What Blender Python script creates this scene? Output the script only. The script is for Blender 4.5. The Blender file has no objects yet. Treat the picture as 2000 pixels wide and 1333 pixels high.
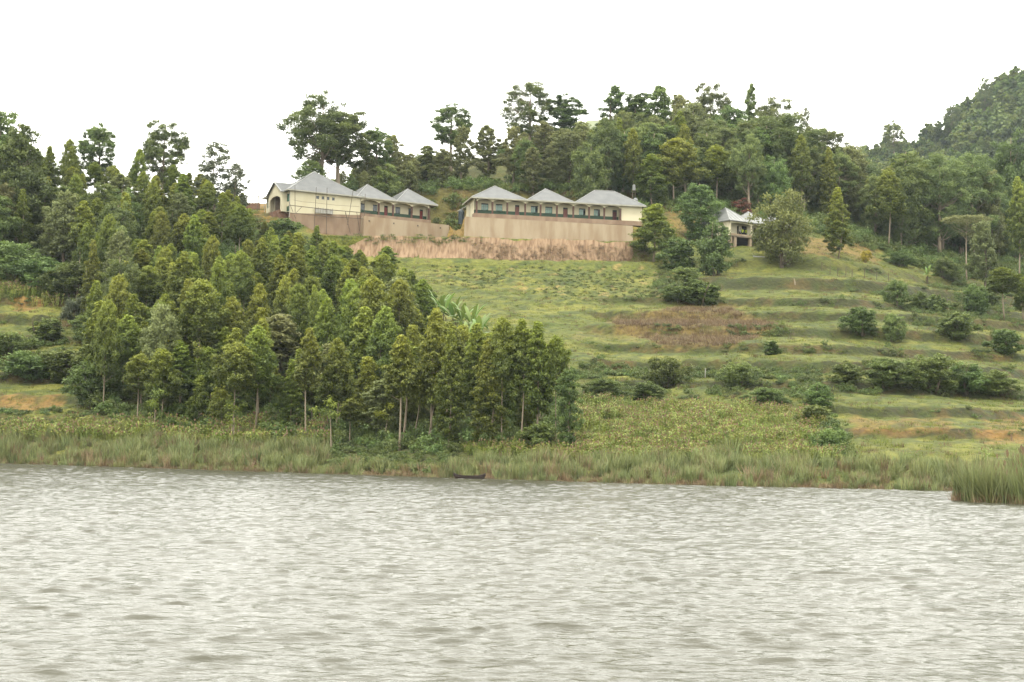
import bpy, math, random
import numpy as np
from mathutils import Matrix, Vector
random.seed(4); RS = np.random.RandomState(11)
S = bpy.context.scene
COL = S.collection
rad = math.radians

# ---------------------------------------------------------------- camera
F = 3000.0; PITCH = math.atan(204.5/F); ROLL = rad(1.09); EYE = np.array([0, 0, 3.0])
_f = np.array([0, math.cos(PITCH), math.sin(PITCH)]); _r0 = np.array([1.0, 0, 0]); _u0 = np.cross(_r0, _f)
_r = _r0*math.cos(ROLL)+_u0*math.sin(ROLL); _u = _u0*math.cos(ROLL)-_r0*math.sin(ROLL)
cam = bpy.data.cameras.new('camera'); co = bpy.data.objects.new('camera', cam); COL.objects.link(co)
cam.lens = 54; cam.sensor_width = 36; cam.clip_end = 5000; cam.clip_start = 0.5
co.matrix_world = Matrix(((_r[0], _u[0], -_f[0], 0), (_r[1], _u[1], -_f[1], 0), (_r[2], _u[2], -_f[2], 3.0), (0, 0, 0, 1)))
S.camera = co
def P(u, v, D):
    d = _f+_r*((u-1000)/F)+_u*((666.5-v)/F)
    return EYE+d*(D/d[1])
def proj(x, y, z):
    q = np.stack([np.asarray(x, float), np.asarray(y, float), np.asarray(z, float)-3.0], -1)
    w = np.maximum(q@_f, 0.1)
    return 1000+F*(q@_r)/w, 666.5-F*(q@_u)/w

# ---------------------------------------------------------------- light
S.view_settings.view_transform = 'Standard'; S.view_settings.look = 'None'; S.view_settings.gamma = 1
S.view_settings.use_curve_mapping = False; S.view_settings.exposure = 0.85
SUN_EL, SUN_AZ = rad(58), rad(-150)          # sun high, behind the camera and to its left
W = bpy.data.worlds.new('World'); S.world = W; W.use_nodes = True
nt = W.node_tree; nt.nodes.clear(); N = nt.nodes.new; L = nt.links.new
out = N('ShaderNodeOutputWorld'); bg = N('ShaderNodeBackground'); sky = N('ShaderNodeTexSky')
sky.sky_type = 'NISHITA'; sky.sun_disc = False; sky.sun_elevation = SUN_EL; sky.sun_rotation = SUN_AZ
sky.dust_density = 4; sky.air_density = 1.5
mul = N('ShaderNodeMix'); mul.data_type = 'RGBA'; mul.blend_type = 'MULTIPLY'; mul.inputs[0].default_value = 1
mul.inputs[7].default_value = (0.1, 0.1, 0.1, 1); L(sky.outputs[0], mul.inputs[6])
tc = N('ShaderNodeTexCoord'); nz = N('ShaderNodeTexNoise'); nz.inputs['Scale'].default_value = 2.2; nz.inputs['Detail'].default_value = 4
mp = N('ShaderNodeMapping'); mp.inputs['Scale'].default_value = (1, 1, 3.5); L(tc.outputs['Generated'], mp.inputs[0]); L(mp.outputs[0], nz.inputs[0])
rp = N('ShaderNodeMapRange'); rp.inputs[1].default_value = 0.3; rp.inputs[2].default_value = 0.7
rp.inputs[3].default_value = 0.86; rp.inputs[4].default_value = 1.0; L(nz.outputs[0], rp.inputs[0])
mx = N('ShaderNodeMix'); mx.data_type = 'RGBA'; L(rp.outputs[0], mx.inputs[0]); L(mul.outputs[2], mx.inputs[6])
mx.inputs[7].default_value = (2.34, 2.32, 2.14, 1)      # bright overcast cloud deck
L(mx.outputs[2], bg.inputs[0]); bg.inputs[1].default_value = 1.0; L(bg.outputs[0], out.inputs[0])
sl = bpy.data.lights.new('sun', 'SUN'); so = bpy.data.objects.new('sun', sl); COL.objects.link(so)
sl.energy = 2.2; sl.angle = rad(12); sl.color = (1, 0.96, 0.88)
sd = Vector((math.sin(SUN_AZ)*math.cos(SUN_EL), math.cos(SUN_AZ)*math.cos(SUN_EL), math.sin(SUN_EL)))
so.rotation_euler = sd.to_track_quat('Z', 'Y').to_euler()
S.render.engine = 'CYCLES'
c = S.cycles; c.max_bounces = 6; c.diffuse_bounces = 2; c.glossy_bounces = 2; c.transmission_bounces = 3; c.transparent_max_bounces = 4
c.volume_bounces = 0; c.use_denoising = True; c.caustics_reflective = False; c.caustics_refractive = False

# ---------------------------------------------------------------- materials
ALB = 0.37
def mat(name, a, b=None, scale=1.0, rough=0.8, bump=0.0, metal=0.0, attr=None, stretch=(1, 1, 1), rnd=0.0, trans=0.0, detail=4, contrast=(0.35, 0.65), spec=0.3, bscale=None):
    m = bpy.data.materials.new(name); m.use_nodes = True; t = m.node_tree; t.nodes.clear()
    N = t.nodes.new; L = t.links.new
    o = N('ShaderNodeOutputMaterial'); p = N('ShaderNodeBsdfPrincipled'); L(p.outputs[0], o.inputs[0])
    p.inputs['Roughness'].default_value = rough; p.inputs['Metallic'].default_value = metal
    p.inputs['Specular IOR Level'].default_value = spec
    b = b or a
    if not attr: a = tuple(q*ALB for q in a); b = tuple(q*ALB for q in b)
    tc = N('ShaderNodeTexCoord'); mp = N('ShaderNodeMapping'); mp.inputs['Scale'].default_value = stretch; L(tc.outputs['Object'], mp.inputs[0])
    n = N('ShaderNodeTexNoise'); n.inputs['Scale'].default_value = scale; n.inputs['Detail'].default_value = detail; L(mp.outputs[0], n.inputs[0])
    mx = N('ShaderNodeMix'); mx.data_type = 'RGBA'; mx.inputs[6].default_value = (*a, 1); mx.inputs[7].default_value = (*b, 1)
    if attr:
        at = N('ShaderNodeAttribute'); at.attribute_name = attr; L(at.outputs['Fac'], mx.inputs[0])
    else:
        mr = N('ShaderNodeMapRange'); mr.inputs[1].default_value = contrast[0]; mr.inputs[2].default_value = contrast[1]
        L(n.outputs[0], mr.inputs[0]); L(mr.outputs[0], mx.inputs[0])
    colo = mx.outputs[2]
    if rnd:
        oi = N('ShaderNodeObjectInfo'); hs = N('ShaderNodeHueSaturation')
        r1 = N('ShaderNodeMapRange'); r1.inputs[3].default_value = 1-rnd; r1.inputs[4].default_value = 1+rnd; L(oi.outputs['Random'], r1.inputs[0]); L(r1.outputs[0], hs.inputs['Value'])
        m2 = N('ShaderNodeMath'); m2.operation = 'MULTIPLY'; m2.inputs[1].default_value = 7.31; L(oi.outputs['Random'], m2.inputs[0])
        m3 = N('ShaderNodeMath'); m3.operation = 'FRACT'; L(m2.outputs[0], m3.inputs[0])
        r2 = N('ShaderNodeMapRange'); r2.inputs[3].default_value = 0.475; r2.inputs[4].default_value = 0.515; L(m3.outputs[0], r2.inputs[0]); L(r2.outputs[0], hs.inputs['Hue'])
        L(colo, hs.inputs['Color']); colo = hs.outputs[0]
    L(colo, p.inputs['Base Color'])
    if bump:
        bn = n
        if bscale:
            bn = N('ShaderNodeTexNoise'); bn.inputs['Scale'].default_value = bscale; L(mp.outputs[0], bn.inputs[0])
        bp = N('ShaderNodeBump'); bp.inputs['Strength'].default_value = 1.0; bp.inputs['Distance'].default_value = bump
        L(bn.outputs[0], bp.inputs['Height']); L(bp.outputs[0], p.inputs['Normal'])
    if trans:
        tr = N('ShaderNodeBsdfTranslucent'); L(colo, tr.inputs[0]); ms = N('ShaderNodeMixShader'); ms.inputs[0].default_value = trans
        L(p.outputs[0], ms.inputs[1]); L(tr.outputs[0], ms.inputs[2]); L(ms.outputs[0], o.inputs[0])
    return m
def leafmat(name, a, b, rnd=0.22, trans=0.36, rough=0.55, spec=0.35):
    a = tuple(q*.80 for q in a); b = tuple(q*.80 for q in b)
    return mat(name, a, b, attr='tint', rnd=rnd, trans=trans, rough=rough, spec=spec)

LM = {
 'young': leafmat('young_eucalyptus_leaves', (0.062, 0.092, 0.024), (0.280, 0.325, 0.042)),
 'tall':  leafmat('tall_eucalyptus_leaves', (0.082, 0.118, 0.041), (0.213, 0.265, 0.076)),
 'olive': leafmat('olive_leaves', (0.111, 0.128, 0.047), (0.247, 0.267, 0.094)),
 'dark':  leafmat('dark_leaves', (0.063, 0.101, 0.032), (0.168, 0.232, 0.059)),
 'bush':  leafmat('bush_leaves', (0.058, 0.092, 0.025), (0.158, 0.211, 0.051)),
 'pale':  leafmat('pale_leaves', (0.085, 0.105, 0.060), (0.170, 0.195, 0.110)),
 'lush':  leafmat('olive_green_leaves', (0.080, 0.105, 0.032), (0.210, 0.240, 0.065)),
 'banana': leafmat('banana_leaves', (0.068, 0.122, 0.027), (0.160, 0.243, 0.057), rough=0.4),
 'red':   leafmat('red_flowering_leaves', (0.075, 0.075, 0.035), (0.22, 0.085, 0.045)),
 'yellow': leafmat('yellow_flowers', (0.22, 0.20, 0.03), (0.50, 0.44, 0.04), rnd=0.05),
 'far':   leafmat('far_hill_leaves', (0.045, 0.077, 0.024), (0.140, 0.187, 0.043), rnd=0.25),
 'reed':  leafmat('reed_blades', (0.072, 0.095, 0.030), (0.225, 0.255, 0.095), rnd=0.30, trans=0.2),
 'reedbrown': leafmat('dry_reed_blades', (0.12, 0.085, 0.042), (0.28, 0.21, 0.11), rnd=0.28, trans=0.15),
 'sorghum': leafmat('sorghum_leaves', (0.085, 0.130, 0.024), (0.29, 0.33, 0.070), rnd=0.25, trans=0.2),
 'sorghead': leafmat('sorghum_heads', (0.13, 0.085, 0.045), (0.22, 0.14, 0.075), rnd=0.2, trans=0.05),
 'grass': leafmat('grass_blades', (0.070, 0.100, 0.016), (0.180, 0.205, 0.030), rnd=0.25, trans=0.2),
 'straw': leafmat('dry_grass_blades', (0.080, 0.050, 0.026), (0.18, 0.125, 0.062), rnd=0.2, trans=0.1),
 'weed':  leafmat('weed_leaves', (0.045, 0.068, 0.022), (0.125, 0.155, 0.046), rnd=0.25),
}
M_bark = mat('pale_bark', (0.56, 0.46, 0.33), (0.34, 0.27, 0.19), scale=1.2, stretch=(1, 1, .25), rough=.9, bump=.02)
M_barkd = mat('dark_bark', (0.16, 0.125, 0.09), (0.28, 0.22, 0.16), scale=1.5, stretch=(1, 1, .3), rough=.9, bump=.03)
M_cream = mat('cream_paint', (1.05, 0.96, 0.68), (0.94, 0.85, 0.57), scale=.5, stretch=(1, 1, .5), rough=.85, contrast=(.4, .8))
M_green = mat('green_dado_paint', (0.055, 0.13, 0.065), (0.04, 0.10, 0.05), scale=.7, rough=.6)
M_roof = mat('grey_roof_sheet', (0.155, 0.16, 0.16), (0.215, 0.22, 0.215), scale=.6, rough=.5, bump=.02, bscale=6, spec=.4, detail=6)
M_roof2 = mat('weathered_roof_sheet', (0.24, 0.25, 0.245), (0.36, 0.365, 0.35), scale=.8, stretch=(1, .2, 1), rough=.4, spec=.5)
M_cap = mat('ridge_cap_metal', (0.56, 0.56, 0.53), rough=.45)
M_fascia = mat('fascia_board', (0.62, 0.60, 0.50), (0.5, 0.48, 0.38), scale=1, rough=.7)
M_colm = mat('brown_column_brick', (0.20, 0.105, 0.075), (0.14, 0.075, 0.055), scale=2, rough=.85)
M_door = mat('red_door', (0.36, 0.055, 0.045), (0.27, 0.04, 0.035), scale=1, rough=.5)
M_doorb = mat('faded_red_door', (0.36, 0.14, 0.11), (0.27, 0.10, 0.08), scale=1.3, rough=.6)
M_doord = mat('dark_red_door', (0.16, 0.03, 0.03), (0.11, 0.02, 0.02), scale=1, rough=.5)
M_frame = mat('dark_green_frame', (0.02, 0.035, 0.03), rough=.5)
M_glassg = mat('green_tinted_glass', (0.16, 0.42, 0.27), (0.10, 0.28, 0.19), scale=1.1, rough=.15, spec=.6)
M_glassd = mat('dark_window_glass', (0.015, 0.035, 0.035), (0.03, 0.06, 0.055), scale=1.5, rough=.1, spec=.6)
M_inner = mat('dim_interior', (0.06, 0.045, 0.04), rough=.9)
M_plaster = mat('stained_plaster', (0.62, 0.50, 0.34), (0.47, 0.34, 0.215), scale=.6, stretch=(1, 1, .25), rough=.95, bump=.03, detail=8, contrast=(.40, .66))
M_plaster2 = mat('brown_plaster', (0.50, 0.36, 0.245), (0.36, 0.24, 0.16), scale=.7, stretch=(1, 1, .4), rough=.95, bump=.02, detail=6)
M_wood = mat('weathered_pole_wood', (0.20, 0.16, 0.11), (0.13, 0.10, 0.07), scale=3, rough=.9)
M_solar = mat('solar_panel_glass', (0.62, 0.66, 0.68), rough=.12, spec=.8)
M_white = mat('white_paint', (0.72, 0.70, 0.64), (0.6, 0.58, 0.52), scale=2, rough=.6)
M_tankg = mat('grey_tank', (0.30, 0.31, 0.30), rough=.5)
M_tankd = mat('dark_tank', (0.02, 0.04, 0.05), rough=.4)
M_rust = mat('rusty_roof_sheet', (0.27, 0.13, 0.085), (0.36, 0.20, 0.14), scale=.9, stretch=(1, .3, 1), rough=.8)
M_mudwall = mat('mud_wall', (0.26, 0.15, 0.09), (0.34, 0.21, 0.13), scale=1, rough=.95)
M_limegrn = mat('pale_green_roof', (0.38, 0.43, 0.24), rough=.5)
M_soilb = mat('dark_soil', (0.13, 0.085, 0.055), rough=.95)
M_brickred = mat('raw_brick', (0.30, 0.16, 0.10), (0.36, 0.22, 0.15), scale=2, rough=.9)
M_skin = mat('skin', (0.06, 0.035, 0.025), rough=.6)
M_vest = mat('yellow_vest', (0.62, 0.75, 0.05), rough=.6)
M_navy = mat('navy_cloth', (0.02, 0.03, 0.05), rough=.9)
M_teal = mat('light_blue_shirt', (0.15, 0.38, 0.45), rough=.8)
M_boat = mat('dark_tarred_wood', (0.045, 0.03, 0.025), (0.08, 0.055, 0.045), scale=2, rough=.7)

# ---------------------------------------------------------------- helpers
def tag(o, label=None, cat=None, group=None, kind=None):
    if label: o['label'] = label
    if cat: o['category'] = cat
    if group: o['group'] = group
    if kind: o['kind'] = kind
    return o
def empty(name, loc, rz=0, **k):
    o = bpy.data.objects.new(name, None); COL.objects.link(o); o.location = loc; o.rotation_euler = (0, 0, rz)
    o.empty_display_size = .3
    return tag(o, **k)
def mesh_np(name, verts, faces, material, attrs=None, smooth=False):
    me = bpy.data.meshes.new(name)
    V = np.asarray(verts, np.float32).reshape(-1, 3); Fc = np.asarray(faces, np.int32)
    k = Fc.shape[1]
    me.vertices.add(len(V)); me.vertices.foreach_set('co', V.ravel())
    me.loops.add(Fc.size); me.loops.foreach_set('vertex_index', Fc.ravel())
    me.polygons.add(len(Fc)); me.polygons.foreach_set('loop_start', np.arange(0, Fc.size, k, dtype=np.int32))
    me.polygons.foreach_set('loop_total', np.full(len(Fc), k, np.int32))
    if smooth: me.polygons.foreach_set('use_smooth', np.ones(len(Fc), bool))
    for an, (ty, arr) in (attrs or {}).items():
        a = me.attributes.new(an, ty, 'POINT')
        a.data.foreach_set({'FLOAT': 'value', 'INT': 'value', 'FLOAT_COLOR': 'color', 'FLOAT_VECTOR': 'vector'}[ty], np.asarray(arr).ravel())
    me.update(calc_edges=True)
    if material: me.materials.append(material)
    return me
def obj(name, me, parent=None, loc=(0, 0, 0), **k):
    o = bpy.data.objects.new(name, me); COL.objects.link(o); o.location = loc
    if parent: o.parent = parent
    return tag(o, **k)
class MB:
    def __init__(s): s.v = []; s.f = []
    def poly(s, pts):
        n = len(s.v); s.v += [tuple(p) for p in pts]; s.f.append(tuple(range(n, n+len(pts)))); return s
    def box(s, a, b):
        (x0, y0, z0), (x1, y1, z1) = a, b; n = len(s.v)
        s.v += [(x0, y0, z0), (x1, y0, z0), (x1, y1, z0), (x0, y1, z0), (x0, y0, z1), (x1, y0, z1), (x1, y1, z1), (x0, y1, z1)]
        s.f += [tuple(n+i for i in q) for q in ((0, 3, 2, 1), (4, 5, 6, 7), (0, 1, 5, 4), (1, 2, 6, 5), (2, 3, 7, 6), (3, 0, 4, 7))]; return s
    def tube(s, pts, rs, k=6, cap=True):
        pts = [Vector(p) for p in pts]; n = len(s.v)
        if not hasattr(rs, '__len__'): rs = [rs]*len(pts)
        for i, p in enumerate(pts):
            d = (pts[min(i+1, len(pts)-1)]-pts[max(i-1, 0)]).normalized()
            a = d.orthogonal().normalized() if abs(d.z) < .9 else Vector((1, 0, 0)).cross(d).normalized(); b = d.cross(a)
            for j in range(k):
                t = 2*math.pi*j/k; s.v.append(tuple(p+(a*math.cos(t)+b*math.sin(t))*rs[i]))
        for i in range(len(pts)-1):
            for j in range(k):
                j2 = (j+1) % k; s.f.append((n+i*k+j, n+i*k+j2, n+(i+1)*k+j2, n+(i+1)*k+j))
        if cap: s.f.append(tuple(n+(len(pts)-1)*k+j for j in range(k))); s.f.append(tuple(n+j for j in reversed(range(k))))
        return s
    def mesh(s, name, m):
        me = bpy.data.meshes.new(name); me.from_pydata(s.v, [], s.f); me.materials.append(m); me.update(); return me
    def build(s, name, m, parent=None, **k): return obj(name, s.mesh(name, m), parent, **k)

_T = RS.rand(256, 256)
def vn(x, y, seed=0):
    x = np.asarray(x, float)+seed*17.3; y = np.asarray(y, float)+seed*31.7
    i = np.floor(x).astype(int); j = np.floor(y).astype(int); fx = x-i; fy = y-j
    fx = fx*fx*(3-2*fx); fy = fy*fy*(3-2*fy); t = lambda a, b: _T[a & 255, b & 255]
    return (t(i, j)*(1-fx)+t(i+1, j)*fx)*(1-fy)+(t(i, j+1)*(1-fx)+t(i+1, j+1)*fx)*fy
def fbm(x, y, s=1.0, o=4, seed=0):
    a, r, w = 0, .5, 0
    for k in range(o): a = a+vn(x*s*2**k, y*s*2**k, seed+k)*r; w += r; r *= .5
    return a/w
def sstep(a, b, x): t = np.clip((x-a)/(b-a), 0, 1); return t*t*(3-2*t)
def inpoly(u, v, poly):
    u = np.asarray(u); v = np.asarray(v); c = np.zeros(u.shape, bool); n = len(poly)
    for i in range(n):
        (x1, y1), (x2, y2) = poly[i], poly[(i+1) % n]
        if y1 == y2: continue
        c ^= ((y1 > v) != (y2 > v)) & (u < (x2-x1)*(v-y1)/(y2-y1)+x1)
    return c

# ---------------------------------------------------------------- terrain
CP = []
def colm(u, rows): CP.extend(tuple(P(u, v, D)) for v, D in rows)
colm(0, [(905, 170), (845, 182), (740, 202), (650, 222), (570, 240), (470, 270), (400, 295), (380, 330)])
colm(130, [(907, 167), (835, 182), (720, 208), (600, 235), (520, 258), (430, 288), (390, 318)])
colm(280, [(912, 161), (840, 178), (700, 213), (560, 250), (450, 282), (400, 318)])
colm(500, [(921, 153), (870, 165), (780, 190), (640, 225), (520, 262), (450, 290), (415, 303), (411, 320)])
colm(700, [(927, 146), (880, 160), (820, 182), (700, 215), (600, 245), (503, 286)])
colm(1000, [(936, 138), (890, 150), (810, 178), (700, 208), (600, 245), (545, 268), (511, 289)])
colm(1300, [(945, 131), (890, 147), (790, 180), (715, 205), (610, 243), (515, 287)])
colm(1600, [(953, 128.5), (890, 143), (830, 160), (760, 182), (690, 207), (640, 228), (590, 248), (540, 272), (490, 298), (440, 335), (400, 370), (360, 420)])
colm(1450, [(478, 303), (530, 278), (420, 335), (380, 370)])
colm(1850, [(958, 127), (890, 141), (800, 172), (740, 198), (650, 230), (600, 262), (560, 300), (530, 335), (490, 380), (450, 430)])
colm(2020, [(964, 126), (890, 145), (800, 180), (720, 215), (640, 250), (580, 300), (540, 345), (500, 390), (450, 450)])
colm(1720, [(522, 308), (470, 345), (430, 390)])
colm(700, [(378, 330), (375, 350)]); colm(590, [(390, 335), (395, 360)])
colm(850, [(366, 337), (352, 352)]); colm(1000, [(362, 337), (345, 350), (300, 375)])
colm(1200, [(370, 337), (350, 350), (300, 380)]); colm(1330, [(440, 315), (395, 338), (355, 365), (330, 400)])
for x, y, z in ((-165, 110, -3), (-165, 180, 5), (-165, 300, 48), (-165, 400, 55), (205, 105, -3), (205, 180, 12), (205, 300, 38), (205, 450, 78),
                (-80, 420, 52), (0, 430, 76), (60, 450, 82), (-165, 620, 40), (-60, 620, 40), (40, 620, 62), (205, 620, 70), (-60, 460, 50)): CP.append((x, y, z))
for u in (0, 280, 500, 700, 1000, 1300, 1600, 1850, 2020):
    vs = {0: 170, 280: 161, 500: 153, 700: 146, 1000: 138, 1300: 131, 1600: 128.5, 1850: 127, 2020: 126}[u]
    x = (u-1000)/F*(vs-14); CP.append((x, vs-14, -2.4))
CP = np.array(CP)
def _K(a, b):
    d2 = ((a[:, None, :]-b[None])**2).sum(-1); return .5*d2*np.log(d2+1e-9)
_xy = CP[:, :2]/100; NCP = len(CP)
A = np.zeros((NCP+3, NCP+3)); A[:NCP, :NCP] = _K(_xy, _xy)+np.eye(NCP)*2e-3; A[:NCP, NCP] = 1; A[:NCP, NCP+1:] = _xy; A[NCP, :NCP] = 1; A[NCP+1:, :NCP] = _xy.T
_w = np.linalg.solve(A, np.r_[CP[:, 2], 0, 0, 0])
def tps(x, y):
    x = np.asarray(x, float); sh = x.shape; q = np.stack([x.ravel(), np.asarray(y, float).ravel()], -1)/100; o = np.empty(len(q))
    for i in range(0, len(q), 20000):
        s = q[i:i+20000]; o[i:i+20000] = _K(s, _xy)@_w[:NCP]+_w[NCP]+s@_w[NCP+1:]
    return o.reshape(sh)
LEV = [3.3, 5.6, 8.2, 11.6, 14.9, 17.8, 21.3, 24.6, 28.0, 33.5, 39.5, 43, 60, 90]
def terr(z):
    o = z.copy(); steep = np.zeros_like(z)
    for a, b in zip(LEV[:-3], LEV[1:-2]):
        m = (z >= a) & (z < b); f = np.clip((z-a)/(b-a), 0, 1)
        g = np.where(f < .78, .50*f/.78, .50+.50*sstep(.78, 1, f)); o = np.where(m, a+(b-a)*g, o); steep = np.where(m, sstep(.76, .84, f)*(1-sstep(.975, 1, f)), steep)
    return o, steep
# building frames
def frame_x(O, th, u, Y=0.0):
    d = P(u, 400, 100)-EYE; t = np.array([math.cos(th), math.sin(th)]); nrm = np.array([-math.sin(th), math.cos(th)])
    o = np.array([O[0], O[1]])+nrm*Y
    a = np.array([[t[0], -d[0]], [t[1], -d[1]]]); s = np.linalg.solve(a, -o); return s[0]
TH1 = rad(30); O1 = P(566, 403, 300)            # main hall and its wing
TH2 = rad(12); O2 = P(930, 417, 300)            # classroom block
TH3 = rad(34); O3 = P(1425, 459, 300)           # stilt house
def wallpt(O, th, X, Y): return (O[0]+X*math.cos(th)-Y*math.sin(th), O[1]+X*math.sin(th)+Y*math.cos(th))
ZP1, ZP2 = O1[2]-.6, 47.35
W1 = [wallpt(O1, TH1, -.4, -.3), wallpt(O1, TH1, 16.6, -.3), wallpt(O1, TH1, 17.0, -1.6), wallpt(O1, TH1, 34.6, -1.6)]
W2 = [wallpt(O2, TH2, -2.6, -2.0), wallpt(O2, TH2, 31.5, -2.0)]
_wx = [W1[0][0], W1[1][0], W1[2][0], W1[3][0], W2[0][0], W2[1][0]]; _wy = [W1[0][1], W1[1][1], W1[2][1], W1[3][1], W2[0][1], W2[1][1]]
def gz(x, y, full=False):
    x = np.asarray(x, float); y = np.asarray(y, float); z = tps(x, y)
    u, v = proj(x, y, z)
    z = z+(fbm(x, y, 1/14., 3, 5)-.5)*1.6*sstep(0.5, 3, z)
    mk = sstep(1060, 1180, u+(y-200)*0)*sstep(142, 150, y)*(1-sstep(600, 640, 0*u+np.where(u < 1330, 1150-v, 0)))
    mk = np.where(u < 1330, sstep(1100, 1200, u)*sstep(570, 600, v), 1.0)*sstep(3.5, 5, z)*(1-sstep(37, 41, z))*(1-sstep(322, 335, y))
    mk = np.where((u < 1600), mk*np.where(v > 765, 0.0+sstep(1540, 1600, u), 1), mk)
    ml = (1-sstep(110, 240, u))*sstep(540, 570, v)*sstep(4, 6, z)
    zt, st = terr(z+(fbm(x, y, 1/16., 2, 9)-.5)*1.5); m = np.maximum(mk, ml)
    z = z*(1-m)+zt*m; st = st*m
    # building platforms: bank, ledge, retaining walls, level yard
    yw = np.interp(x, _wx, _wy); yb = 289.0+0*x; zb0 = 37.9
    px = sstep(-44, -38, x)*(1-sstep(24.6, 27, x))
    zw = np.interp(x, [W1[1][0], W1[3][0], W2[0][0], W2[1][0]], [44.3, 45.2, 43.6, 43.4])
    zp = np.interp(x, [W1[0][0], W1[3][0], W2[0][0]], [ZP1, ZP1-.4, ZP2])
    ledge = 42.3+(zw-42.3)*np.clip((y-292)/np.maximum(yw-292, 1), 0, 1)
    gap = sstep(W1[3][0]+.2, W1[3][0]+.9, x)*(1-sstep(W2[0][0]-.7, W2[0][0]-.1, x))
    zz = np.where(y < yb, z, np.where(y < 291.2, np.maximum(z, 37.9+(y-289)/2.2*4.2), ledge))
    zyard = np.where(gap > 0.5, np.minimum(zp, zw+(y-yw)*.32), zp)
    zz = np.where(y > yw+.9, zyard, zz)
    back = sstep(324, 331, y); zz = zz*(1-back)+np.maximum(z, zp)*back
    lowmix = px*sstep(284, 289, y)
    zz2 = np.where(y < 289, z*(1-sstep(280, 289, y))+37.9*sstep(280, 289, y), zz)
    pm = px*sstep(279, 283, y)*(1-sstep(335, 345, y)); pm = np.where(x < -33, pm*sstep(289, 291, y), pm)
    z = z*(1-pm)+zz2*pm
    # house on stilts: keep the ground below its floor
    q = ((x-(O3[0]+4))/11)**2+((y-(O3[1]+6))/9)**2; w = 1-sstep(.7, 1.3, q); z = z*(1-w)+np.minimum(z, 43.0+.09*(y-300))*w
    q = ((x-O1[0]+3)/7)**2+((y-O1[1]-7)/10)**2; w = (1-sstep(.8, 1.3, q)); z = z*(1-w)+np.minimum(z, ZP1-.1)*w
    if full: return z, st, pm
    return z
def g1(x, y): return float(gz(np.array([x]), np.array([y]))[0])

def ax(*segs):
    o = []
    for a, b, s in segs: o += list(np.arange(a, b, s))
    return np.array(o+[segs[-1][1]])
xs = ax((-170, -90, 3), (-90, 118, .8), (118, 210, 3)); ys = ax((100, 122, 2), (122, 322, .7), (322, 450, 1.8), (450, 620, 7))
X, Y = np.meshgrid(xs, ys); Z, ST, PM = gz(X, Y, True)
U, V = proj(X, Y, Z)
rough = np.where((PM > .3) & (Y > 296), .05, 1.0)
Z = Z+((fbm(X, Y, 1/2.2, 3, 21)-.5)*.55+(fbm(X, Y, .9, 2, 31)-.5)*.30)*rough*sstep(.2, 2, Z)
# potato mounds above the middle meadow
mm = inpoly(U, V, [(830, 516), (1290, 518), (1300, 590), (1120, 590), (880, 560)])
Z = Z+mm*(.22*np.sin(Y*1.9+fbm(X, Y, .12, 2, 3)*7)*np.sin(X*1.1+fbm(X, Y, .2, 2, 4)*8))
# albedo of the ground
def c3(*c): return np.array(c)
G = np.empty(X.shape+(3,))
n1 = fbm(X, Y, 1/7., 4, 40); n2 = fbm(X, Y, 1/2., 3, 50); n3 = fbm(X, Y, 1/25., 3, 60)
def blend(base, colr, m): return base*(1-m[..., None])+c3(*colr)*m[..., None]
G[:] = c3(.165, .180, .052)
G = blend(G, (.255, .245, .080), sstep(.4, .65, n1))
G = blend(G, (.085, .115, .035), sstep(.5, .75, n2))
G = blend(G, (.235, .20, .085), .4*sstep(.60, .72, n3*.6+n2*.4))
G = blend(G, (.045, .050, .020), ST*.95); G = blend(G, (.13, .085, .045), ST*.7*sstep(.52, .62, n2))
G = blend(G, (.27, .145, .085), ST*sstep(.60, .68, fbm(X, Y, 1/5., 2, 71))*(.15+.6*(V > 800)))
bare = [([(1190, 622), (1330, 602), (1420, 600), (1530, 640), (1440, 672), (1330, 682), (1200, 650)], (.24, .16, .095), .85),
        ([(1180, 640), (1250, 660), (1240, 670), (1100, 655)], (.27, .20, .12), .5),
        ([(500, 402), (566, 398), (572, 452), (500, 470)], (.38, .22, .13), 1),
        ([(30, 575), (85, 570), (80, 610), (28, 612)], (.36, .20, .12), 1), ([(0, 768), (120, 772), (125, 800), (0, 800)], (.34, .19, .11), .9),
        ([(1660, 815), (1860, 818), (1860, 848), (1670, 842)], (.36, .19, .11), .5), ([(1925, 825), (2060, 820), (2060, 870), (1925, 868)], (.36, .19, .11), .6),
        ([(1560, 462), (1700, 470), (1720, 520), (1560, 495)], (.31, .19, .115), .8),
        ([(1100, 320), (1240, 320), (1240, 400), (1100, 395)], (.22, .12, .075), .8), ([(860, 400), (915, 402), (905, 432), (860, 425)], (.34, .21, .13), 1),
        ([(1280, 530), (1340, 530), (1350, 590), (1270, 585)], (.14, .09, .055), .7), ([(1300, 400), (1400, 430), (1400, 480), (1310, 470)], (.30, .17, .11), .7)]
for poly, colr, a in bare: G = blend(G, colr, inpoly(U+(n2-.5)*30, V+(n1-.5)*26, poly)*a)
G = blend(G, (.30, .30, .06), .9*inpoly(U, V, [(860, 322), (1000, 322), (1000, 362), (870, 366)]))
yard = (PM > .5)*sstep(295, 299, Y)*(Y < 325); G = blend(G, (.36, .24, .15), yard*.9*(.6+.4*n1))
gapc = (PM > .5)*(X > W1[3][0]-.3)*(X < W2[0][0]+.3)*(Y > 295); G = blend(G, (.36, .225, .135), 1.0*gapc)
fl = mm*sstep(.74, .80, vn(X/.9, Y/.8, 5))*sstep(.35, .5, vn(X/6, Y/6, 9)); G = blend(G, (.42, .29, .20), fl*.8)
forest_g = inpoly(U, V, [(110, 560), (170, 700), (140, 790), (240, 850), (600, 880), (860, 905), (1100, 890), (1090, 820), (940, 690), (820, 590), (640, 500), (560, 440), (0, 360), (0, 540)])
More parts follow.
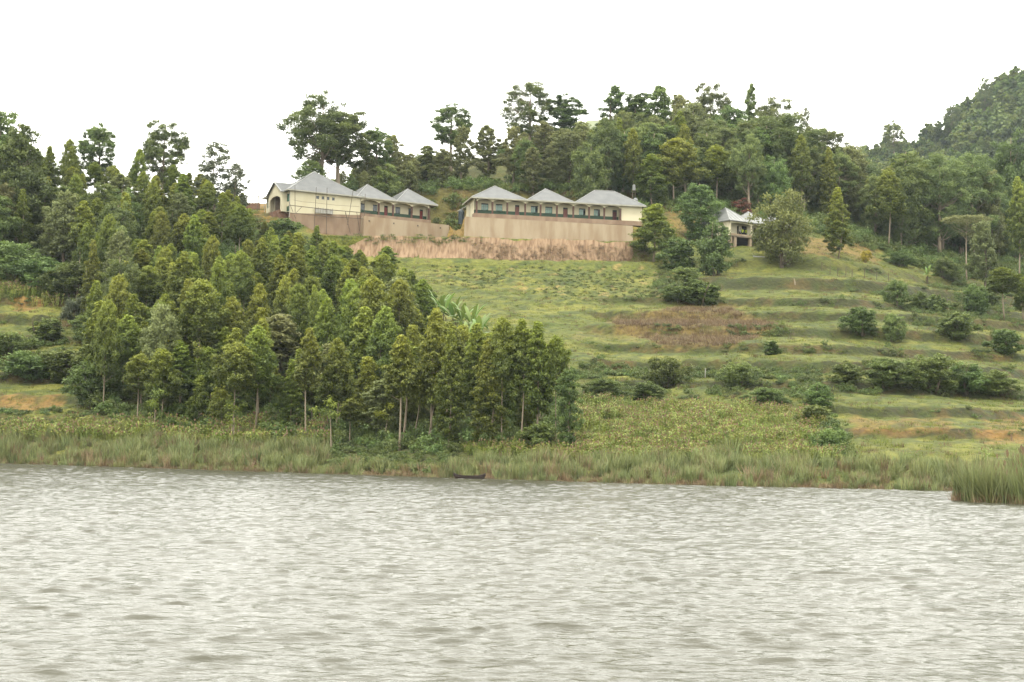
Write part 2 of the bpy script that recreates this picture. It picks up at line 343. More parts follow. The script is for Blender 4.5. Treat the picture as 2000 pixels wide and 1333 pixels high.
G = blend(G, (.060, .070, .032), forest_g*.8); G = blend(G, (.06, .05, .03), .7*(Y > 338)*(n1 > .2))
G = blend(G, (.16, .11, .07), (Z < .35)*1.0)
nx, ny = len(xs), len(ys); ii = (np.arange(ny-1)[:, None]*nx+np.arange(nx-1)[None]).ravel()
faces = np.stack([ii, ii+1, ii+1+nx, ii+nx], -1)
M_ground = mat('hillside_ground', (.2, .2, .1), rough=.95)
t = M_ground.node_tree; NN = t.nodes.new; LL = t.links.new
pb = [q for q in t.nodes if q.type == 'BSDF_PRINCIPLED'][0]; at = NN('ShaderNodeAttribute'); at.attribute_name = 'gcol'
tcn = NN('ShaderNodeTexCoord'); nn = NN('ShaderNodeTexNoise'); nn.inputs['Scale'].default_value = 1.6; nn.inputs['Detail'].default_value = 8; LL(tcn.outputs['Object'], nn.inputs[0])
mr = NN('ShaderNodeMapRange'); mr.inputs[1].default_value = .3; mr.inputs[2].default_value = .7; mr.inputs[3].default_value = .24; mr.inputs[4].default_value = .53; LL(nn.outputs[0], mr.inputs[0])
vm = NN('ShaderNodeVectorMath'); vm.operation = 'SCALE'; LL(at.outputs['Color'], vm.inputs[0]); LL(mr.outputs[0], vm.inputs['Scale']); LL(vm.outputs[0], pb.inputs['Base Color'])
bp = NN('ShaderNodeBump'); bp.inputs['Distance'].default_value = .25; LL(nn.outputs[0], bp.inputs['Height']); LL(bp.outputs[0], pb.inputs['Normal'])
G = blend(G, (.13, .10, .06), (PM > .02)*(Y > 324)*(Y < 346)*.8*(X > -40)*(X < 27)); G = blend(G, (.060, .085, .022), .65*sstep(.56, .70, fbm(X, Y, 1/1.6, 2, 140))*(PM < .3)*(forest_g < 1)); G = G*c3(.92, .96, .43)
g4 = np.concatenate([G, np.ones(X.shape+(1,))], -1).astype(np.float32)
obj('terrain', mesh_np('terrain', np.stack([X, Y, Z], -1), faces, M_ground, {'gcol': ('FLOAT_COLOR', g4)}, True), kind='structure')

# far forested hill
xs2 = np.arange(60, 620, 7.0); ys2 = np.arange(540, 1120, 8.0); X2, Y2 = np.meshgrid(xs2, ys2)
def hillz(x, y):
    cu = 1000+x/900*3000
    crest_v = np.interp(cu, [1200, 1560, 1690, 1760, 1860, 1885, 1935, 2000, 2200, 2600, 3000], [430, 352, 312, 304, 276, 256, 222, 190, 130, 90, 80])
    hor = 852+38*cu/2000; cz = 3+(hor-crest_v)*.3
    t = np.clip((y-560)/340, 0, 1); b = np.where(y > 900, (y-900)*.25, 0)
    return 45+(cz-45)*(t**.9)-b+(fbm(x, y, 1/60., 3, 77)-.5)*16*t*(1-t)*4
Z2 = hillz(X2, Y2); nx, ny = len(xs2), len(ys2); ii = (np.arange(ny-1)[:, None]*nx+np.arange(nx-1)[None]).ravel()
M_hill = mat('far_hill_ground', (.06, .075, .03), (.10, .10, .045), scale=.05, rough=.95)
obj('far_hill', mesh_np('far_hill', np.stack([X2, Y2, Z2], -1), np.stack([ii, ii+1, ii+1+nx, ii+nx], -1), M_hill, None, True), kind='structure')

# ---------------------------------------------------------------- water
WAVE = .0056
def water():
    yy = [3.0]
    while yy[-1] < 172: yy.append(yy[-1]+(.25 if yy[-1] < 14 else .075*(yy[-1]/18)**.50))
    yy = np.array(yy+[185, 200]); an = np.linspace(-.60, .60, 500)
    A_, Y_ = np.meshgrid(an, yy); X_ = A_*(Y_+4); Zw = np.zeros_like(X_); Dx = np.zeros_like(X_); Dy = np.zeros_like(X_)
    rs = np.random.RandomState(5)
    patch = .75+.5*fbm(X_*.6, Y_, 1/9., 3, 3)
    for k in range(56):
        lam = 10**rs.uniform(-.50, -.02); th = rs.normal(1.50, .36); amp = WAVE*lam*rs.uniform(.5, 1.3)
        kx, ky = 2*math.pi/lam*math.cos(th), 2*math.pi/lam*math.sin(th); ph = rs.rand()*6.28
        a_ = kx*X_+ky*Y_+ph+1.5*vn(X_/(lam*3), Y_/(lam*3), k+80)*2
        m_ = amp*(.5+1.0*vn(X_/(lam*6), Y_/(lam*6), k))*patch; Zw += m_*(np.sin(a_)-.22*np.cos(2*a_)); Dx += 1.3*m_*np.cos(a_)*math.cos(th); Dy += 1.3*m_*np.cos(a_)*math.sin(th)
    Zw[Y_ < 3.5] = 0; X_ = X_+Dx; Y_ = Y_+Dy
    ny, nx = X_.shape; ii = (np.arange(ny-1)[:, None]*nx+np.arange(nx-1)[None]).ravel()
    m = bpy.data.materials.new('lake_water'); m.use_nodes = True; t = m.node_tree; N = t.nodes.new; L = t.links.new
    p = [q for q in t.nodes if q.type == 'BSDF_PRINCIPLED'][0]
    p.inputs['Base Color'].default_value = (.046, .044, .030, 1); p.inputs['Roughness'].default_value = .18; p.inputs['IOR'].default_value = 1.333
    p.inputs['Specular IOR Level'].default_value = .5
    tc = N('ShaderNodeTexCoord'); prev = None
    for sc, st, dist in ((4.5, (.5, 1.5, 1), .030), (11, (.6, 1.4, 1), .010)):
        mp = N('ShaderNodeMapping'); mp.inputs['Scale'].default_value = st; mp.inputs['Rotation'].default_value = (0, 0, .12); L(tc.outputs['Object'], mp.inputs[0])
        n = N('ShaderNodeTexNoise'); n.inputs['Scale'].default_value = sc; n.inputs['Detail'].default_value = 3; n.inputs['Distortion'].default_value = .6; L(mp.outputs[0], n.inputs[0])
        b = N('ShaderNodeBump'); b.inputs['Distance'].default_value = dist; b.inputs['Strength'].default_value = 1; L(n.outputs[0], b.inputs['Height'])
        if prev: L(prev.outputs[0], b.inputs['Normal'])
        prev = b
    L(prev.outputs[0], p.inputs['Normal'])
    obj('lake_water', mesh_np('lake_water', np.stack([X_, Y_, Zw], -1), np.stack([ii, ii+1, ii+1+nx, ii+nx], -1), m, None, True), kind='structure')
    lb = MB().poly([(-300, -10, -3), (300, -10, -3), (300, 200, -3), (-300, 200, -3)]); lb.build('lake_bed', M_soilb, kind='structure')
water()

# ---------------------------------------------------------------- earth bank
def bank():
    xx = np.arange(P(660, 490, 290)[0], P(1262, 490, 290)[0], .12); zz = np.linspace(0, 1, 15); Xb, Tb = np.meshgrid(xx, zz)
    top = 42.4+.25*(fbm(xx, xx*0, .5, 3, 3)-.5); bot = 37.4+0*xx; top = top-.9*np.maximum(0, fbm(xx, xx*0, .33, 3, 61)-.5)*2
    endt = sstep(xx[0], xx[0]+7, xx)
    top = bot+(top-bot)*(.45+.55*endt); Zb = bot+(top[None]-bot)*Tb
    groove = np.maximum(0, fbm(Xb, Tb*1.2, 1.6, 3, 12)-.48)*2.2+1.6*np.maximum(0, vn(Xb*1.1, Tb*.5, 13)-.80)*4+.35*np.abs(np.sin(Xb*3.3+fbm(Xb, Tb, .6, 2, 8)*6))
    Yb = 288.35+1.7*Tb+.5*groove*(1-Tb*.3)-.7*(1-Tb)**3*fbm(Xb, Tb*2, .8, 2, 44)*1.6
    rt = sstep(21, 25.5, Xb); Yb += rt*2.0; 
    ny, nx = Xb.shape; ii = (np.arange(ny-1)[:, None]*nx+np.arange(nx-1)[None]).ravel()
    m = mat('cut_red_earth', (.55, .375, .23), (.33, .205, .12), scale=1.5, stretch=(1.6, 1, .28), rough=.95, bump=.12, detail=8, contrast=(.42, .66))
    obj('earth_bank', mesh_np('earth_bank', np.stack([Xb, Yb, Zb], -1), np.stack([ii, ii+1, ii+1+nx, ii+nx], -1), m, None, True), kind='structure')
bank()
# ---------------------------------------------------------------- buildings
def wall_open(mb, x0, x1, z0, z1, y, ops, th=.22):
    """a wall in the local XZ plane at y, with rectangular openings and their reveals"""
    X = sorted({x0, x1, *[a for o in ops for a in (o[0], o[1])]}); Zs = sorted({z0, z1, *[a for o in ops for a in (o[2], o[3])]})
    for i in range(len(X)-1):
        for j in range(len(Zs)-1):
            cx, cz = (X[i]+X[i+1])/2, (Zs[j]+Zs[j+1])/2
            if any(o[0] < cx < o[1] and o[2] < cz < o[3] for o in ops): continue
            mb.poly([(X[i], y, Zs[j]), (X[i+1], y, Zs[j]), (X[i+1], y, Zs[j+1]), (X[i], y, Zs[j+1])])
    for a, b, c, d in ops:
        for q in (((a, y, c), (a, y+th, c), (a, y+th, d), (a, y, d)), ((b, y, c), (b, y, d), (b, y+th, d), (b, y+th, c)),
                  ((a, y, d), (a, y+th, d), (b, y+th, d), (b, y, d)), ((a, y, c), (b, y, c), (b, y+th, c), (a, y+th, c))): mb.poly(q)
def window(root, a, b, c, d, y, glass, n=3, lintel=.0, T=None, open_leaf=False):
    """T maps local (x,y,z) before meshing, for windows on side walls"""
    T = T or (lambda p: p)
    fr = MB(); w = .05
    bars = [(a, a+w, c, d), (b-w, b, c, d), (a+w, b-w, c, c+w), (a+w, b-w, d-w-lintel, d)]
    for k in range(1, n): x = a+(b-a)*k/n; bars.append((x-w*.45, x+w*.45, c+w, d-w-lintel))
    zt = d-lintel-(d-c-lintel)*.33; bars.append((a+w, b-w, zt-.02, zt+.02))
    for i, (p, q, r, s) in enumerate(bars): fr.box((p, y+.06-.003*(i % 3), r), (q, y+.12+.003*(i % 3), s))
    fr.v = [T(p) for p in fr.v]; f = fr.build('window', M_frame, root)
    for k in range(n):
        x, x2 = a+(b-a)*k/n+.03, a+(b-a)*(k+1)/n-.03
        g = MB().box((x, y+.085, c+.03), (x2, y+.095, d-lintel-.03)); g.v = [T(p) for p in g.v]
        g.build('pane', M_glassd if (open_leaf and k == n-1) else glass, f)
    bk = MB().box((a-.05, y+.35, c-.05), (b+.05, y+.4, d+.05)); bk.v = [T(p) for p in bk.v]; bk.build('dark_backing', M_inner, f)  # sheet behind the panes, the room's dimness put into its colour
def door(root, a, b, h, y, m, lintel=.32, leaf_gap=0):
    fr = MB().box((a, y+.04, 0), (a+.06, y+.14, h)).box((b-.06, y+.04, 0), (b, y+.14, h)).box((a+.06, y+.045, h-lintel), (b-.06, y+.135, h))
    d = MB().box((a+.065, y+.07, .02), (b-.065, y+.11, h-lintel-.005)); d.box((a+.15, y+.055, .3), (b-.15, y+.072, .95)); d.box((a+.15, y+.055, 1.1), (b-.15, y+.072, h-lintel-.2))
    dd = d.build('door', m, root); fr.build('door_frame', M_frame, dd)
    MB().box((b-.17, y+.03, .98), (b-.12, y+.054, 1.1)).build('handle', M_cap, dd)
def hip(xl, xr, yf, yb, ze, za, ra=0.0):
    """four roof slopes; returns a mesh builder and the points of its hips"""
    cx, cy = (xl+xr)/2, (yf+yb)/2; a, b = (cx-ra, cy, za), (cx+ra, cy, za)
    c = [(xl, yf, ze), (xr, yf, ze), (xr, yb, ze), (xl, yb, ze)]; m = MB()
    if ra > 0: m.poly([c[0], c[1], b, a]); m.poly([c[1], c[2], b]); m.poly([c[2], c[3], a, b]); m.poly([c[3], c[0], a])
    else:
        for i in range(4): m.poly([c[i], c[(i+1) % 4], a])
    m.poly([(p[0], p[1], p[2]-.12) for p in reversed(c)])
    for i in range(4): p, q = c[i], c[(i+1) % 4]; m.poly([(p[0], p[1], p[2]-.12), (q[0], q[1], q[2]-.12), q, p])
    return m, [(c[0], a), (c[1], b), (c[2], b), (c[3], a)]+([(a, b)] if ra else [])
def roof(root, m, caps, mt=None, capr=.07, name='roof'):
    r = m.build(name, mt or M_roof, root)
    for p, q in caps:
        p = (p[0], p[1], p[2]+.03); q = (q[0], q[1], q[2]+.03)
        MB().tube([p, q], capr, 5).build('ridge_cap', M_cap, r)
    return r
def sheet_seams(root, x0, x1, y0, z0, x2, x3, y1, z1, n, r=.02, m=None):
    mb = MB()
    for k in range(1, n): f = k/n; mb.tube([(x0+(x1-x0)*f, y0, z0+.02), (x2+(x3-x2)*f, y1, z1+.02)], r, 4, False)
    return mb
def arches(cols, zs, zm, ze, y0, y1):
    mb = MB()
    for a, b in zip(cols[:-1], cols[1:]):
        n = 14; pts = [(a+(b-a)*k/n, zs+(zm-zs)*(1-abs(2*k/n-1)**2.6)) for k in range(n+1)]
        for (xa, za), (xb, zb) in zip(pts[:-1], pts[1:]):
            mb.poly([(xa, y0, za), (xb, y0, zb), (xb, y0, ze), (xa, y0, ze)]); mb.poly([(xb, y1, zb), (xa, y1, za), (xa, y1, ze), (xb, y1, ze)])
            mb.poly([(xa, y0, za), (xa, y1, za), (xb, y1, zb), (xb, y0, zb)])
    return mb
def verandah(root, x0, x1, depth, eave, cols, wins, doors, glass, dm, zdado=1.0, base=-.7, arch0=None, arch1=None, solid_end=None, yb=1.8, wz=(1.0, 2.35)):
    ops = [(a, b, wz[0], wz[1]) for a, b, *_ in wins]+[(a, b, -.02, 2.35) for a, b, _ in doors]
    w = MB(); wall_open(w, x0, x1, -.02, eave, yb, ops)
    w.poly([(x0, 0, base), (x0, 0, eave), (x0, depth, eave), (x0, depth, base)]); w.poly([(x1, 0, base), (x1, depth, base), (x1, depth, eave), (x1, 0, eave)]); w.poly([(x1, depth, base), (x0, depth, base), (x0, depth, eave), (x1, depth, eave)])
    if solid_end: w.poly([(solid_end, -.003, base), (x1, -.003, base), (x1, -.003, eave), (solid_end, -.003, eave)]); w.poly([(solid_end, 0, 0), (solid_end, 0, eave), (solid_end, yb, eave), (solid_end, yb, 0)])
    w.build('wall', M_cream, root)
    edges = sorted([x0]+[q for a, b, _ in doors for q in (a, b)]+[solid_end or x1]); g = MB()
    for a, b in zip(edges[::2], edges[1::2]): g.box((a+.01, yb-.02, .01), (b, yb-.004, zdado))
    g.build('dado', M_green, root)
    MB().box((x0-.05, -.35, base), (x1, yb-.01, -.0)).build('floor_slab', M_plaster2, root)
    MB().box((x0, .15, eave-.06), (solid_end or x1, yb-.02, eave-.02)).build('verandah_ceiling', M_fascia, root)
    for a, b, *k in wins: window(root, a, b, wz[0], wz[1], yb, glass, 3, .2, open_leaf=bool(k and k[0]))
    for (a, b, m) in doors: door(root, a, b, 2.34, yb, m or dm)
    cm = MB().box((-.16, -.14, 0), (.16, .18, 2.42)).box((-.2, -.18, 0), (.2, .22, .18)).mesh('column', M_colm)
    for cx in cols: obj('column', cm, root, (cx, 0, 0))
    arches([arch0 if arch0 is not None else x0]+list(cols)+([arch1] if arch1 else []), 2.38, 2.86, eave-.07, -.12, .16).build('arched_beam', M_cream, root)

# --- main hall
R1 = empty('hall', O1, TH1, label='large cream hall with hipped grey roof, arched entrance gable and solar panels', cat='building')
EV = 3.25; XR = frame_x(O1, TH1, 704); ZA = 8.55
fx = lambda u: frame_x(O1, TH1, u)
w = MB(); small = [(fx(617.3), fx(623)), (fx(628), fx(633)), (fx(638), fx(643)), (fx(648.3), fx(653.3))]
ops = [(a, b, 2.0, 2.62) for a, b in small]
wall_open(w, 0, XR, -1.6, EV, 0, ops)
w.poly([(XR, 0, -1), (XR, 13, -1), (XR, 13, EV), (XR, 0, EV)]); w.poly([(XR, 13, -1), (0, 13, -1), (0, 13, EV), (XR, 13, EV)])
# left side wall, drawn in the plane x=0 by swapping axes
side = MB(); wall_open(side, -13, 0, -1.0, EV, 0, [(-1.75, -.25, 1.05, 2.6), (-12.3, -11.0, 1.05, 2.5), (-8.4, -2.9, -.2, 3.1)])
n0 = len(w.v); w.v += [(p[1], -p[0], p[2]) for p in side.v]; w.f += [tuple(n0+i for i in f) for f in side.f]
w.build('wall', M_cream, R1)
for a, b in small: window(R1, a, b, 2.0, 2.62, 0, M_glassd, 1)
Ts = lambda p: (p[1], -p[0], p[2])
window(R1, -1.75, -.25, 1.05, 2.6, 0, M_glassg, 3, .1, T=Ts); window(R1, -12.3, -11.0, 1.05, 2.5, 0, M_glassg, 2, .1, T=Ts, open_leaf=True)
MB().box((-.02, .02, -.9), (-.005, 1.6, .1)).build('dado', M_green, R1)
# porch gable
GX = -1.0; ga, gb, gm = 1.75, 9.1, 5.4
pf = MB(); n = 20; za, zb = 1.55, 2.55
def arc(y): s = (y-2.6)/(8.5-2.6); return za+(zb-za)*math.sqrt(max(0, 1-(2*s-1)**2))*1.0
ysa = [2.6+(8.5-2.6)*k/n for k in range(n+1)]
def rooflz(y): return EV-.1+(5.35-EV)*(1-abs(y-gm)/(gb-gm+.0))
for k in range(n):
    a, b = ysa[k], ysa[k+1]; pf.poly([(GX, a, arc(a)), (GX, a, rooflz(a)), (GX, b, rooflz(b)), (GX, b, arc(b))]); pf.poly([(GX, a, arc(a)), (GX, b, arc(b)), (GX+.25, b, arc(b)), (GX+.25, a, arc(a))])
pf.poly([(GX, ga, -.9), (GX, ga, rooflz(ga)), (GX, 2.6, rooflz(2.6)), (GX, 2.6, -.9)]); pf.poly([(GX, 8.5, -.9), (GX, 8.5, rooflz(8.5)), (GX, gb, rooflz(gb)), (GX, gb, -.9)])
for yy in (ga, gb, 2.6, 8.5): pf.poly([(GX, yy, -.9), (0, yy, -.9), (0, yy, EV), (GX, yy, EV-.1)] if yy in (ga, gb) else [(GX, yy, -.9), (GX+.25, yy, -.9), (GX+.25, yy, za), (GX, yy, za)])
pf.build('porch_wall', M_cream, R1)
MB().box((3.0, 2.5, -.5), (3.1, 8.6, 3.1)).box((0.2, 2.5, 3.0), (3.0, 8.6, 3.08)).box((.1, 8.5, -.5), (3.0, 8.6, 3.0)).box((.1, 2.45, -.5), (3.0, 2.55, 3.0)).build('porch_recess', mat('peach_wall', (.56, .44, .32), rough=.9), R1)
MB().box((2.9, 3.3, -.1), (2.98, 4.3, 2.1)).build('porch_door', M_frame, R1)
MB().box((-1.4, 2.2, -1.1), (3, 8.9, -.55)).box((-2.2, 3.2, -2.4), (-1.41, 7.6, -.95)).box((-1.39, 2.3, -2.5), (2.9, 8.8, -1.11)).build('porch_steps', M_brickred, R1)
mroof, caps = hip(-.7, XR+.7, -.7, 13.7, EV, ZA); rr = roof(R1, mroof, caps)
pr = MB(); zpk = 5.35+.12
pr.poly([(GX-.35, gm, zpk), (GX-.35, ga-.5, EV-.25), (1.0, ga-.5, EV-.25), (4.6, gm, zpk)]); pr.poly([(GX-.35, gm, zpk), (4.6, gm, zpk), (1.0, gb+.5, EV-.25), (GX-.35, gb+.5, EV-.25)])
pr.build('porch_roof', M_roof, R1)
for s, yy in ((1, ga-.5), (-1, gb+.5)):
    MB().tube([(GX-.37, gm, zpk-.04), (GX-.37, yy, EV-.3)], .11, 4).build('barge_board', M_cap, R1)
for nm, a, b in (('fascia', (-.74, -.76, EV-.2), (XR+.74, -.71, EV+.03)), ('fascia', (-.76, -.70, EV-.2), (-.71, ga-.5, EV+.03)), ('fascia', (-.76, gb+.5, EV-.2), (-.71, 13.7, EV+.03))):
    MB().box(a, b).build(nm, M_fascia, R1)
sm = (ZA-EV)/(XR/2+.7)
def panel(y0, y1, x0, x1):
    f = lambda x: EV+(x+.7)*sm+.18
    MB().poly([(x0, y0, f(x0)), (x0, y1, f(x0)), (x1, y1, f(x1)), (x1, y0, f(x1))]).poly([(x1, y0, f(x1)-.06), (x1, y1, f(x1)-.06), (x0, y1, f(x0)-.06), (x0, y0, f(x0)-.06)]).poly([(x0, y0, f(x0)-.06), (x0, y1, f(x0)-.06), (x0, y1, f(x0)), (x0, y0, f(x0))]).build('solar_panel', M_solar, rr)
panel(4.9, 6.5, 4.0, 6.0); panel(6.6, 8.2, 4.0, 6.0); panel(5.0, 6.3, 2.6, 3.5)
MB().tube([(-.74, 12.9, EV-.2), (-.5, 12.9, EV-.5), (-.2, 12.9, -1)], .05, 5).build('downpipe', M_white, R1)
MB().tube([(-.1, -.1, EV-.2), (-.1, -.1, -2.2)], .06, 5).build('downpipe', M_white, R1)
# --- wing with two pyramidal roofs
OW = Vector(wallpt(O1, TH1, XR+.02, 0)+(O1[2],))
R1b = empty('classroom_wing', OW, TH1, label='cream verandah wing with two pyramid roofs and bright red doors, right of the hall', cat='building')
fw = lambda u, Y=0: frame_x(OW, TH1, u, Y)
WX = fw(841)
verandah(R1b, 0, WX, 8.5, 3.2, [fw(740), fw(768), fw(804.5), fw(838)],
         [(fw(704.5, 1.8), fw(712.5, 1.8)), (fw(728.5, 1.8), fw(737, 1.8)), (fw(772.5, 1.8), fw(782, 1.8)), (fw(798, 1.8), fw(803, 1.8))],
         [(fw(750.5, 1.8), fw(757.5, 1.8), None), (fw(820, 1.8), fw(826.5, 1.8), None)], M_glassd, M_door, base=-.9)
m1, c1 = hip(-1.2, fw(772), -.7, 9, 3.2, 6.75); m2, c2 = hip(fw(772), WX+1.4, -.7, 9, 3.2, 6.75)
roof(R1b, m1, c1); roof(R1b, m2, c2)
MB().box((0, -.76, 3.0), (WX+1.4, -.71, 3.23)).build('fascia', M_fascia, R1b)
MB().box((WX+1.41, -.7, 3.0), (WX+1.46, 9, 3.23)).build('fascia', M_fascia, R1b)

# --- classroom block on the right
R2 = empty('classroom_block', O2, TH2, label='long cream classroom block with three grey roofs, green glass windows and brown columns', cat='building')
f2 = lambda u, Y=0: frame_x(O2, TH2, u, Y)
X0, X1 = f2(926), f2(1254)
b2 = lambda a, b, *k: (f2(a, 1.8), f2(b, 1.8), *k)
verandah(R2, X0, X1, 8.6, 3.1, [f2(q) for q in (931, 962, 991, 1026, 1056, 1088, 1120, 1151, 1180.5, 1212)],
         [b2(940, 954), b2(968, 981.5), b2(1037, 1050.5, 1), b2(1065, 1079), b2(1131, 1143.5, 1), b2(1160, 1172, 1)],
         [b2(1006, 1014.5, M_doorb), b2(1100, 1109, M_doorb), b2(1196.5, 1205, M_doord)], M_glassg, M_door, solid_end=f2(1213), arch0=X0, base=-.9)
e1, e2, e3 = f2(1028), f2(1121), X1+.7
m1, c1 = hip(X0-.7, e1, -.7, 9.3, 3.1, 6.35); m2, c2 = hip(e1, e2, -.7, 9.3, 3.1, 6.35); m3, c3 = hip(e2, e3, -.7, 9.3, 3.1, 6.6, 2.05)
roof(R2, m1, c1); roof(R2, m2, c2); roof(R2, m3, c3)
MB().box((X0-.7, -.77, 2.88), (X1+.7, -.715, 3.13)).build('fascia', M_fascia, R2); MB().box((X0-.77, -.7, 2.88), (X0-.715, 9.3, 3.13)).build('fascia', M_fascia, R2)
MB().tube([(X0-.6, 4.5, 2.8), (X0-.15, 4.5, 2.3), (X0-.15, 4.5, -.5)], .06, 5).build('downpipe', M_white, R2)
MB().tube([(X0-.6, 3.5, 2.0), (X0-2.6, 4.5, 0.9)], .05, 5).build('downpipe', M_white, R2)

# --- house on stilts
R3 = empty('stilt_house', O3, TH3, label='small cream house with metal pyramid roofs raised on concrete posts, right of the classrooms', cat='building')
f3 = lambda u, Y=0: frame_x(O3, TH3, u, Y)
XE = f3(1552); w = MB(); wall_open(w, 0, XE, 0, 2.9, 1.6, [(.5, 1.5, 0.4, 2.3), (f3(1440, 1.6), f3(1444, 1.6), .1, 2.3), (f3(1449, 1.6), f3(1460, 1.6), .1, 2.4), (f3(1472, 1.6), f3(1478, 1.6), .1, 2.3), (f3(1500, 1.6), f3(1512, 1.6), .9, 2.2)])
w.poly([(0, 0, -.1), (0, 0, 2.9), (0, 8, 2.9), (0, 8, -.1)]); w.poly([(XE, 0, -.1), (XE, 8, -.1), (XE, 8, 2.9), (XE, 0, 2.9)]); w.poly([(XE, 8, -.1), (0, 8, -.1), (0, 8, 2.9), (XE, 8, 2.9)])
w.build('wall', M_cream, R3)
MB().box((0.05, 2.6, .0), (XE-.05, 2.7, 2.85)).build('inner_wall', M_inner, R3)
MB().box((-.1, -.3, -.28), (XE, 8, 0)).build('floor_slab', mat('concrete', (.33, .27, .2), (.24, .19, .14), scale=1, rough=.95), R3)
MB().box((-.1, -.28, .0), (XE, -.18, .35)).build('parapet', M_plaster, R3)
for u in (1427, 1436, 1466, 1497, 1525, 1550): x = f3(u); MB().box((x-.3, -.2, -4.0), (x+.3, .4, -.29)).build('post', M_plaster, R3)
for u in (1425.5, 1466, 1500, 1532): x = f3(u); MB().box((x, -.1, .0), (x+.3, .2, 2.3)).build('column', M_cream, R3)
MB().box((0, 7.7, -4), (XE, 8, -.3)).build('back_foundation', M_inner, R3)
arches([f3(1425.5), f3(1466)+.15, f3(1500)+.15, f3(1532)+.15, XE], 2.25, 2.55, 2.9, -.1, .2).build('arched_beam', M_cream, R3)
m1, c1 = hip(-.6, f3(1466), -.6, 8.6, 2.9, 6.1); m2, c2 = hip(f3(1466), f3(1510), -.6, 8.6, 2.9, 5.9); m3, c3 = hip(f3(1510), XE+.5, -.6, 8.6, 2.9, 5.6)
for m_, c_ in ((m1, c1), (m2, c2), (m3, c3)): roof(R3, m_, c_, M_roof2)
xa, xb = -.6, f3(1466)
ss = MB()
for k in range(1, 6):
    x = xa+(xb-xa)*k/6; t = 1-abs(2*k/6-1); cx = (xa+xb)/2; ss.tube([(x, -.6, 2.93), (x, -.6+4.6*t, 2.93+3.2*t)], .035, 4, False)
ss.build('sheet_seams', M_cap, R3)

# ---------------------------------------------------------------- retaining walls
def ribbon_wall(name, pts, zt, zb, m, th=.4, **k):
    root = empty(name, (pts[0][0], pts[0][1], zb[0]), **k)
    o = Vector((pts[0][0], pts[0][1], zb[0])); mb = MB()
    for i in range(len(pts)-1):
        a, b = Vector((*pts[i], 0)), Vector((*pts[i+1], 0)); d = (b-a).normalized(); nn = Vector((d.y, -d.x, 0))*th
        q = lambda p, z: Vector((p.x, p.y, z))-o
        mb.poly([q(a+nn*.3, zb[i]), q(b+nn*.3, zb[i+1]), q(b, zt[i+1]), q(a, zt[i])]); mb.poly([q(a, zt[i]), q(b, zt[i+1]), q(b-nn, zt[i+1]), q(a-nn, zt[i])])
        mb.poly([q(b-nn, zb[i+1]), q(a-nn, zb[i]), q(a-nn, zt[i]), q(b-nn, zt[i+1])])
        mb.poly([q(a-nn, zb[i]), q(a+nn*.3, zb[i]), q(a, zt[i]), q(a-nn, zt[i])]); mb.poly([q(b+nn*.3, zb[i+1]), q(b-nn, zb[i+1]), q(b-nn, zt[i+1]), q(b, zt[i+1])])
    mb.build('wall', m, root); return root, o
zt0 = P(566, 416, 299.7)[2]; zt1 = P(704, 420.5, 307.5)[2]
f = [wallpt(O1, TH1, -.1, -.12), wallpt(O1, TH1, XR+.1, -.12)]
ribbon_wall('foundation_wall', f, [zt0, zt1], [43.5, 43.9], M_plaster2, .3, label='smooth brown plastered foundation wall directly below the hall', cat='retaining wall')
wA, wB = wallpt(O1, TH1, XR+.15, -1.6), wallpt(O1, TH1, 34.6, -1.6)
r, o = ribbon_wall('retaining_wall', [wallpt(O1, TH1, XR+.15, -.05), wA, wB, (wB[0]+.6, wB[1]+7)], [48.5, 48.5, 48.35, 48.3], [43.8, 43.8, 44.6, 46], M_plaster, .45,
            label='stained tan retaining wall under the wing with red doors', cat='retaining wall')
for k, u in enumerate((722, 770, 817, 861)):
    x = frame_x((*wA, 0), TH1, u); p = Vector((wA[0]+x*math.cos(TH1), wA[1]+x*math.sin(TH1), 47.6))-o
    MB().box((p.x-.15, p.y-.12, p.z-.15), (p.x+.15, p.y+.02, p.z+.12)).build('drain_spout', M_barkd, r)
wC, wD = W2
r, o = ribbon_wall('retaining_wall', [(wC[0]-.1, wC[1]+6), wC, wD, (wD[0]+.5, wD[1]+6)], [47.45, 47.45, 47.3, 47.2], [45, 42.9, 42.7, 44], M_plaster, .5,
            label='long stained tan retaining wall under the three-roofed classroom block', cat='retaining wall')
MB().box((wC[0]+.2-o.x, wC[1]+.2-o.y, 0), (wC[0]+.3-o.x, wC[1]+.3-o.y, 1)).build('drain_pipe', M_white, r)
# steps in the gap between the walls
st = empty('earth_steps', (P(884, 450, 304)), label='worn earth steps between the two tan retaining walls', cat='steps')
for k in range(7):
    y = 306+k*1.5; z = float(g1(P(884, 440, y)[0], y))
    xa, xb = W1[3][0]+.5, W2[0][0]-.6
    MB().box((xa-st.location.x, y-st.location.y, z-.6-st.location.z), (xb-st.location.x, y+1.4-st.location.y, z+.45-st.location.z)).build('step', M_mudwall, st)

